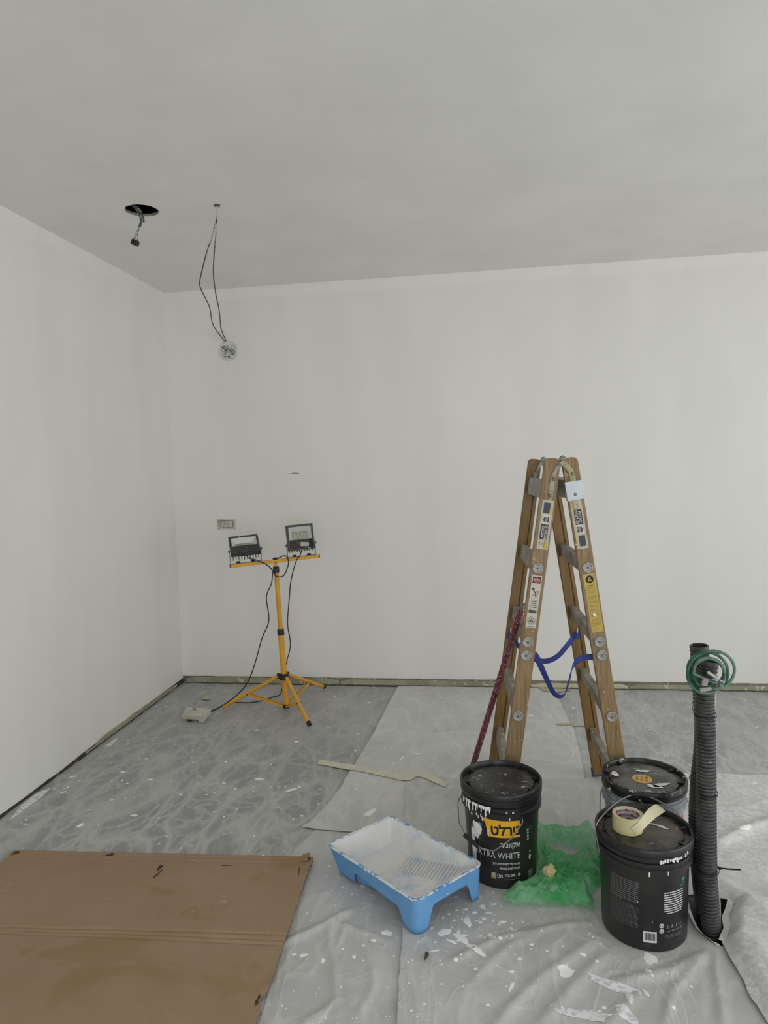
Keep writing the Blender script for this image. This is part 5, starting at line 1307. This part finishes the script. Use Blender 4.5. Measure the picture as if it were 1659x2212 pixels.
# ================================================================== CONDUITS AND CABLES ON THE RIGHT
def conduits():
    M_c = worn('black_corrugated_conduit', (48, 47, 48), (160, 158, 154), .68, 60, .45, rgb2=(72, 70, 70), scale2=20)
    M_crest = worn('dusty_conduit_ribs', (92, 89, 88), (170, 168, 164), .66, 60, .5, rgb2=(70, 68, 68), scale2=16)
    def pipe(name, label, pts, r, pitch, amp):
        P = crv(pts, 40); out = [P[0]]; acc = 0
        L = sum((P[i + 1] - P[i]).length for i in range(len(P) - 1)); n_ = int(L / pitch) * 4
        ds = [0.0]
        for i in range(len(P) - 1): ds.append(ds[-1] + (P[i + 1] - P[i]).length)
        Q = []; rs = []; i = 0
        for k in range(n_ + 1):
            d = L * k / n_
            while i < len(ds) - 2 and ds[i + 1] < d: i += 1
            Q.append(P[i].lerp(P[i + 1], (d - ds[i]) / max(1e-9, ds[i + 1] - ds[i]))); rs.append(r + amp * (1, 1, -1, -1)[k % 4])
        root = thing(name, label, 'conduit', P[-1])
        w_ = MB().tube(Q, r, 28, False, rs).build('corrugated_wall', M_c, root, True, fix=False)
        w_.data.materials.append(M_crest)
        w_.data.polygons.foreach_set('material_index', [1 if (k // 28) % 4 == 0 else 0 for k in range(len(w_.data.polygons))])
        d = (Q[0] - Q[6]).normalized(); M = Matrix.Translation(Q[0]) @ d.to_track_quat('Z', 'Y').to_matrix().to_4x4()
        mb = MB().lathe([(r - .0060, -.045), (r - .0045, .004), (r - .002, .006), (r + .0015, .005), (r + .002, -.004)], (0, 0, 0), 28); mb.v = [M @ v for v in mb.v]; mb.build('open_mouth', M_c, root, True)
        return root
    pipe('conduit_pipe', 'taller black corrugated conduit standing behind the other one', [(.682, 2.262, .893), (.693, 2.268, .74), (.699, 2.272, .588), (.687, 2.275, .434), (.683, 2.275, .279), (.694, 2.275, .10), (.715, 2.275, -.05), (.735, 2.275, -.2)], .0266, .0112, .0022)
    pipe('conduit_pipe', 'black corrugated conduit standing in front of the taller one', [(.690, 2.195, .862), (.677, 2.192, .763), (.680, 2.190, .616), (.682, 2.190, .468), (.683, 2.190, .318), (.686, 2.190, .167), (.694, 2.192, .061), (.706, 2.195, -.05), (.725, 2.20, -.2)], .0272, .0112, .0022)
    tag(MB().tube(crv([(.714, 2.212, .80), (.712, 2.212, .66), (.717, 2.212, .478), (.719, 2.21, .30), (.722, 2.21, .181), (.729, 2.213, .09), (.735, 2.22, -.02), (.748, 2.225, -.2)], 8), .0032, 8).build('cable', plain('pale_cable', (172, 170, 160), .55), None, True), 'thin pale cable running down beside the black conduits', 'cable')
    # green cable coil
    t = NT('dusty_green_sheath'); f = t.noise(t.co(), 14, 4, .6); t.color(t.mix(t.ramp(f, .42, .58), lin((34, 84, 66)), lin((96, 128, 112)))); M_g = t.set(.5)
    root = thing('cable_coil', 'coil of green cable hung on the top of the black conduits', 'cable', (.672, 2.14, .80))
    pts = []; turns = 4.3; N = 170
    for k in range(N + 1):
        a = 2 * pi * turns * k / N + 1.2; q = k / N
        r = .0545 + .0075 * sin(a * .37 + .6)
        pts.append((.672 + .011 * sin(a * .43 + .4) + r * cos(a), 2.150 - .030 * q - .005 * sin(a), .851 + .009 * cos(a * .61 + 1) + r * sin(a)))
    MB().tube(pts, .0046, 10).build('coiled_sheath', M_g, root, True)
    e = Vector(pts[-1])
    MB().tube(crv([e, e + Vector((.002, -.006, -.012)), (.70, 2.115, .815), (.675, 2.112, .808), (.655, 2.112, .806)], 8), .0044, 10).build('cable_tail', M_g, root, True)
    M_pl = plain('pale_connector', (150, 148, 140), .5)
    mb = MB(); mb.box((.652, 2.110, .828), (.016, .012, .022), Matrix.Rotation(.2, 3, 'Y')); mb.build('connector_block', M_pl, root, bevel=.002)
    mb = MB(); mb.box((.654, 2.110, .806), (.032, .010, .011), Matrix.Rotation(-.15, 3, 'Y')); mb.build('connector_block', M_pl, root, bevel=.002)
    for k, (rgb, a, b, c) in enumerate((((176, 174, 166), (.664, 2.110, .83), (.682, 2.106, .838), (.708, 2.110, .826)), ((120, 60, 56), (.668, 2.110, .806), (.684, 2.106, .814), (.70, 2.112, .826)), ((70, 72, 100), (.664, 2.110, .832), (.68, 2.104, .832), (.702, 2.112, .822)))):
        MB().tube(crv([a, b, c], 8), .0014, 6).build('core_wire', plain('core_wire_colour', rgb, .5), root, True)
    MB().tube([(.662, 2.118, .856), (.690, 2.113, .837)], .0048, 8).build('sleeve', plain('white_sleeve', (184, 182, 176), .5), root, True)
    MB().tube(crv([(.690, 2.113, .837), (.70, 2.113, .832), (.712, 2.116, .828)], 6), .0014, 6).build('core_wire', M_pl, root, True)
    # cable ties round both conduits
    M_z = plain('black_cable_tie', (24, 24, 25), .45)
    def tie(label, z, tail, A, B, r0=.0322):
        """band drawn tight round both conduits: A rear pipe centre, B front pipe centre"""
        r_ = thing('cable_tie', label, 'cable tie', (B[0], B[1], z)); loop = []
        sd = atan2(A[1] - B[1], A[0] - B[0])
        for c_, a0_ in ((B, sd + pi / 2), (A, sd - pi / 2)):
            for k in range(17): a_ = a0_ + pi * k / 16; loop.append((c_[0] + r0 * cos(a_), c_[1] + r0 * sin(a_), z + .003 * sin(a_)))
        loop.append(loop[0])
        MB().ribbon(loop, (0, 0, 1), .0045, .0014).build('band', M_z, r_, True)
        t0 = Vector(tail[0]); mb = MB(); mb.box(t0, (.008, .007, .008)); mb.build('lock', M_z, r_, bevel=.001)
        MB().ribbon(crv(tail, 5), (0, .4, 1), .0045, .0014).build('tail', M_z, r_, True)
    tie('black cable tie at knee height on the conduits, its tail pointing out', .205, [(.723, 2.190, .207), (.748, 2.17, .217), (.772, 2.155, .226)], (.687, 2.275), (.685, 2.190), .0345)
    tie('black cable tie high on the conduits, below the cable coil', .700, [(.660, 2.155, .700), (.675, 2.150, .690), (.688, 2.150, .676)], (.695, 2.269), (.678, 2.191))
    tie('cable tie round the conduits level with the grey bucket', .452, [(.652, 2.165, .452), (.645, 2.170, .462), (.640, 2.185, .480)], (.689, 2.275), (.682, 2.190))
conduits()

# ================================================================== GREEN BAG
def green_bag():
    t = NT('green_bag_film'); f = t.noise(t.co(), 7, 5, .6); g = t.noise(t.co(), 30, 4)
    c = t.mix(t.ramp(f, .35, .65), lin((84, 204, 118)), lin((184, 232, 200)))
    pw = t.noise(t.co((1, 1, 1)), 24, 5, .65, .4); pm = t.noise(t.co(), 5, 2)
    c = t.mix(t.math('MULTIPLY', t.ramp(pw, .56, .62), t.ramp(pm, .42, .54, 0, .9)), c, lin((232, 240, 234)))
    t.color(c); t.set(.2, 0, .5)
    tr = t.n('ShaderNodeBsdfTransparent'); tr.inputs[0].default_value = (.72, .96, .80, 1)
    tl = t.n('ShaderNodeBsdfTranslucent'); t.link(c, tl.inputs[0])
    mx = t.n('ShaderNodeMixShader'); mx2 = t.n('ShaderNodeMixShader'); out = t.t.nodes['Material Output']
    mx.inputs[0].default_value = .35; t.link(t.b.outputs[0], mx.inputs[1]); t.link(tl.outputs[0], mx.inputs[2])
    fac = t.ramp(f, .3, .7, .60, .34); t.link(fac, mx2.inputs[0]); t.link(mx.outputs[0], mx2.inputs[1]); t.link(tr.outputs[0], mx2.inputs[2])
    t.link(mx2.outputs[0], out.inputs['Surface'])
    M_b = t.m
    root = thing('plastic_bag', 'crumpled translucent green plastic bag between the two black buckets', 'bag', (.25, 2.42, .016))
    # boundary of the crumpled film: left edge and right edge for rows from front to back
    xl = pl([(2.225, .06), (2.25, .045), (2.30, .070), (2.325, .118), (2.36, .155), (2.40, .178), (2.45, .187), (2.52, .182), (2.60, .172), (2.74, .185)])
    xr = pl([(2.225, .345), (2.25, .350), (2.30, .346), (2.36, .385), (2.42, .415), (2.52, .420), (2.62, .415), (2.74, .40)])
    def layer(name, seed, hmax, y0, y1, amp, hollow):
        nx, ny = 80, 110; mb = MB(); vv = []; ff = []
        for j in range(ny + 1):
            for i in range(nx + 1):
                s, tt = i / nx, j / ny; y = y0 + (y1 - y0) * tt; x = float(xl(y)) * (1 - s) + float(xr(y)) * s
                y += .012 * noise.noise((x * 16, seed, tt)) * (1 if tt < .1 or tt > .9 else 0)
                e = sstep(0, .16, s) * sstep(0, .10, 1 - s) * sstep(0, .12, tt) * sstep(0, .15, 1 - tt)
                big = .5 + .5 * noise.noise((x * 6, y * 6, seed)); cr = 0; wx, wy = x + .02 * noise.noise((x * 9, y * 9, seed + 1)), y + .02 * noise.noise((x * 9, y * 9, seed + 4))
                for q_ in range(6):
                    an = q_ * 1.13 + seed; fq = 8 + 8.0 * q_; pv = (wx * cos(an) + wy * sin(an)) * fq + q_ * .37
                    cr += abs((pv % 1.0) * 2 - 1) * (1.0, .9, .75, .6, .5, .4)[q_] * .42
                cr2 = 0
                z = .0215 + e * hmax * big + amp * (.35 + .65 * e) * (cr + .5 * cr2)
                z += .055 * sstep(.20, 0, s) * sstep(.50, .95, tt) * (1 - sstep(.98, 1, tt)) + .040 * sstep(.80, 1, s) * sstep(.35, .75, tt) * (1 - sstep(.96, 1, tt))
                if hollow:   # the opening where the sheet shows through
                    d = math.hypot((x - .285) / .085, (y - 2.555) / .055); z -= (z - .0185) * sstep(1.25, .8, d)
                vv.append((x, y, z))
        for j in range(ny):
            for i in range(nx):
                k = j * (nx + 1) + i
                if hollow:
                    cx_, cy_, _ = vv[k]
                    if math.hypot((cx_ - .285) / .085, (cy_ - 2.555) / .055) + .25 * noise.noise((cx_ * 30, cy_ * 30, 1)) < .9: continue
                ff.append((k, k + 1, k + nx + 2, k + nx + 1))
        mb.add(vv, ff); mb.build(name, M_b, root, True, fix=False)
    layer('outer_film', 3, .040, 2.228, 2.735, .026, True)
    layer('inner_film', 8, .018, 2.262, 2.50, .012, False)
    mb = MB(); c = Vector((.213, 2.330, .078)); g = random.Random(5); vv = []; ff = []
    n1, n2 = 7, 9
    for j in range(n1 + 1):
        for i in range(n2):
            th, ph = pi * j / n1, 2 * pi * i / n2; k = 1 + g.uniform(-.28, .28); vv.append(c + Vector((.021 * k * sin(th) * cos(ph), .014 * k * sin(th) * sin(ph), .027 * k * cos(th))))
    for j in range(n1):
        for i in range(n2): ff.append((j * n2 + i, j * n2 + (i + 1) % n2, (j + 1) * n2 + (i + 1) % n2, (j + 1) * n2 + i))
    mb.add(vv, ff); tag(mb.build('crumpled_tape', plain('crumpled_cream_tape', (204, 190, 138), .6)), 'crumpled wad of cream masking tape lying on the green bag', 'tape')
green_bag()

# ================================================================== CEILING AND WALL FITTINGS
def fittings():
    M_g = worn('dusty_green_cable', (64, 84, 74), (150, 150, 140), .62, 30, .5)
    M_k = plain('black_terminal', (34, 33, 34), .5)
    M_gw = plain('grey_wire', (128, 130, 124), .5)
    root = thing('ceiling_cable', 'green cable with black terminal block hanging from the ceiling hole', 'cable', (-1.575, 3.09, 2.80))
    pts = crv([(-1.62, 3.06, 2.80), (-1.590, 3.08, 2.760), (-1.565, 3.10, 2.735), (-1.553, 3.11, 2.713), (-1.545, 3.11, 2.675), (-1.555, 3.11, 2.650)], 8)
    MB().tube(pts, .0062, 10).build('sheath', M_g, root, True)
    MB().tube([(p.x + .010, p.y + .006, p.z) for p in pts[:34]], .0042, 8).build('second_sheath', M_g, root, True)
    for k, (dx, a) in enumerate(((-.010, .004), (0, -.003), (.010, .007))):
        MB().tube(crv([(-1.555, 3.11, 2.650), (-1.563 + dx * .4, 3.11 - a, 2.628), (-1.577 + dx, 3.11 + a * .3, 2.600), (-1.580 + dx, 3.11, 2.590)], 8), .0017, 6).build('core_wire', M_gw, root, True)
    tb = None
    for k in range(3):
        mb = MB(); c = Vector((-1.592 + .011 * k, 3.11, 2.583 - .005 * k)); mb.box(c, (.010, .018, .022), Matrix.Rotation(.45, 3, 'Y')); mb.box(c + Vector((.003, 0, .010)), (.007, .010, .010)); mb.build('terminal_block', M_k, root, bevel=.0015)
    # two wires from a ceiling rose to the round wall box
    t = NT('white_flaked_wire'); f = t.noise(t.co(), 40, 3); z = t.ramp(t.pos(2), 2.60, 2.63)
    t.color(t.mix(t.math('MULTIPLY', t.ramp(f, .46, .50), z), lin((86, 66, 66)), lin((196, 194, 190)))); M_w1 = t.set(.5)
    root = thing('hanging_wires', 'two brown paint-flecked wires from the ceiling to the round wall box', 'wire', (-1.178, 3.13, 2.726))
    w1 = [(-1.180, 3.133, 2.722), (-1.183, 3.14, 2.705), (-1.194, 3.16, 2.684), (-1.22, 3.2, 2.663), (-1.281, 3.3, 2.63), (-1.334, 3.38, 2.609), (-1.449, 3.58, 2.568), (-1.514, 3.7, 2.542), (-1.543, 3.78, 2.534), (-1.572, 3.92, 2.509), (-1.612, 4.08, 2.493), (-1.68, 4.28, 2.453), (-1.704, 4.4, 2.428), (-1.696, 4.53, 2.375)]
    w2 = [(-1.178, 3.133, 2.722), (-1.183, 3.14, 2.700), (-1.199, 3.17, 2.672), (-1.223, 3.22, 2.640), (-1.297, 3.38, 2.606), (-1.384, 3.58, 2.576), (-1.431, 3.7, 2.549), (-1.506, 3.92, 2.518), (-1.561, 4.1, 2.486), (-1.625, 4.28, 2.45), (-1.666, 4.4, 2.425), (-1.686, 4.53, 2.375)]
    for w in (w1, w2): MB().tube(crv(w, 8), .0034, 8).build('wire', M_w1, root, True)
    MB().tube([(-1.1805, 3.132, 2.724), (-1.186, 3.142, 2.690)], .0052, 8).build('wire_sleeve', plain('white_tape_sleeve', (186, 184, 178), .6), root, True)
    MB().lathe([(.001, -.006), (.012, -.006), (.014, -.003), (.014, 0)], (-1.178, 3.13, ZC), 16).build('ceiling_plug', plain('dark_plug_metal', (70, 68, 66), .5), root, True)
    # round junction box in the back wall
    c = Vector((-1.677, YB, 2.310)); Q = Matrix.Translation(c) @ Matrix.Rotation(radians(90), 4, 'X')
    root = thing('junction_box', 'round white junction box with loose wires in the back wall', 'junction box', c)
    def lz(prof, name, mat, par=root, seg=36):
        mb = MB().lathe(prof, (0, 0, 0), seg); mb.v = [Q @ v for v in mb.v]; return mb.build(name, mat, par, True)
    lz([(.070, .0), (.069, .003), (.060, .004), (.056, .003), (.055, .0015)], 'rim', plain('white_box_rim', (206, 206, 200), .5))
    lz([(.0555, .0016), (.052, .0008), (.001, .0008)], 'box_interior', worn('grey_box_inside', (204, 203, 198), (226, 226, 222), .5, 26, .6, rgb2=(176, 174, 168), scale2=30))
    Mb = plain('brown_core', (88, 62, 58), .5); Mg = plain('dark_grey_core', (74, 74, 74), .5); Mv = plain('pale_insert', (202, 202, 196), .5)
    g = random.Random(12)
    for k, (m, pts) in enumerate(((Mb, [(-.042, .030), (-.020, .012), (-.005, -.004), (-.012, -.018)]), (Mb, [(-.038, .022), (-.018, .004), (-.022, -.020), (-.034, -.030)]), (Mg, [(.000, .034), (.010, .010), (.018, -.014), (.026, -.010), (.022, .020)]), (Mg, [(-.046, .004), (-.026, -.002), (-.008, .010)]), (Mb, [(-.030, .036), (-.010, .022), (.004, .004)]), (Mg, [(.036, -.030), (.040, -.005), (.030, .012)]), (Mg, [(-.030, -.034), (-.022, -.040), (-.010, -.036)]))):
        MB().tube(crv([Q @ Vector((x, y, .006 + .004 * sin(i * 1.3 + k))) for i, (x, y) in enumerate(pts)], 6), .0019, 6).build('loose_wire', m, root, True)
    for (x, y, w, h) in ((.030, .034, .020, .014), (.044, .004, .010, .016), (-.030, -.036, .014, .012), (.004, -.040, .012, .014), (.030, -.026, .018, .006), (-.006, .040, .012, .006)):
        mb = MB(); mb.box((x, y, .004), (w, h, .006)); mb.v = [Q @ v for v in mb.v]; mb.build('clip', Mv if g.random() > .35 else Mg, root, bevel=.001)
    # double power socket
    c = Vector((-1.745, YB, 1.126)); Q = Matrix.Translation(c) @ Matrix.Rotation(radians(90), 4, 'X')
    root = thing('wall_socket', 'cream double power socket without its cover on the back wall', 'socket', c)
    def bx(name, x, y, z, w, h, d, mat, par=root, bev=.0012):
        mb = MB(); mb.box((x, y, z), (w, h, d)); mb.v = [Q @ v for v in mb.v]; return mb.build(name, mat, par, bevel=bev)
    Mc = worn('cream_socket', (206, 203, 192), (210, 209, 202), .58, 26, .45, rgb2=(182, 178, 162), scale2=12); Md = plain('dark_recess', (52, 50, 46), .6)
    fr = bx('mounting_frame', 0, 0, .002, .130, .070, .005, Mc)
    bx('gap', 0, 0, .0048, .094, .050, .001, Md, fr, 0)
    ins = bx('socket_insert', 0, 0, .006, .088, .044, .008, Mc)
    for sx in (-.022, .022):
        mb = MB(); [mb.add([Q @ Vector((*p, .0104)) for p in poly], [(0, 1, 2, 3)]) for poly in ringp(sx, 0, .0175, .0012, 28)]; mb.build('socket_ring', plain('socket_line', (140, 136, 124), .5), ins)
        for (dx, dy) in ((-.009, .003), (.009, .003), (0, -.008)):
            mb = MB().lathe([(.0026, .0106), (.001, .0106)], (sx + dx, dy, 0), 10); mb.v = [Q @ v for v in mb.v]; mb.build('pin_hole', Md, ins)
    for (x, y) in ((-.058, .028), (.058, .028), (-.058, -.028), (.058, -.028), (-.054, .012), (-.054, -.010), (.054, .014), (.054, 0), (.054, -.014)):
        bx('frame_slot', x, y, .0047, .005, .005 if abs(y) > .02 else .010, .001, Md, fr, 0)
    # scratch of bare plaster
    c = Vector((-1.257, YB - .0008, 1.466)); mb = MB(); g = random.Random(6)
    Q = Matrix.Translation(c) @ Matrix.Rotation(radians(90), 4, 'X')
    for (x, y, rx, ry) in ((-.020, .003, .020, .0040), (.012, .001, .018, .0030), (.034, -.003, .012, .0028)):
        mb = MB(); P = blob(g, x, y, rx, ry, -.08, 14, .4); mb.prism(P, 0, .0016, Q); break
    tag(mb.build('filler_patch', plain('bright_filler', (238, 238, 234), .8)), 'small white filler patch on the back wall above the floodlights', 'filler')
    mb = MB(); mb.prism([(-.046, .003), (-.030, .007), (.040, .001), (.046, -.005), (.030, -.007), (-.030, -.003)], 0, .0009, Q); tag(mb.build('scratch_mark', plain('grey_scratch', (128, 127, 122), .9)), 'grey scratched mark round the filler patch on the back wall', 'mark')
fittings()
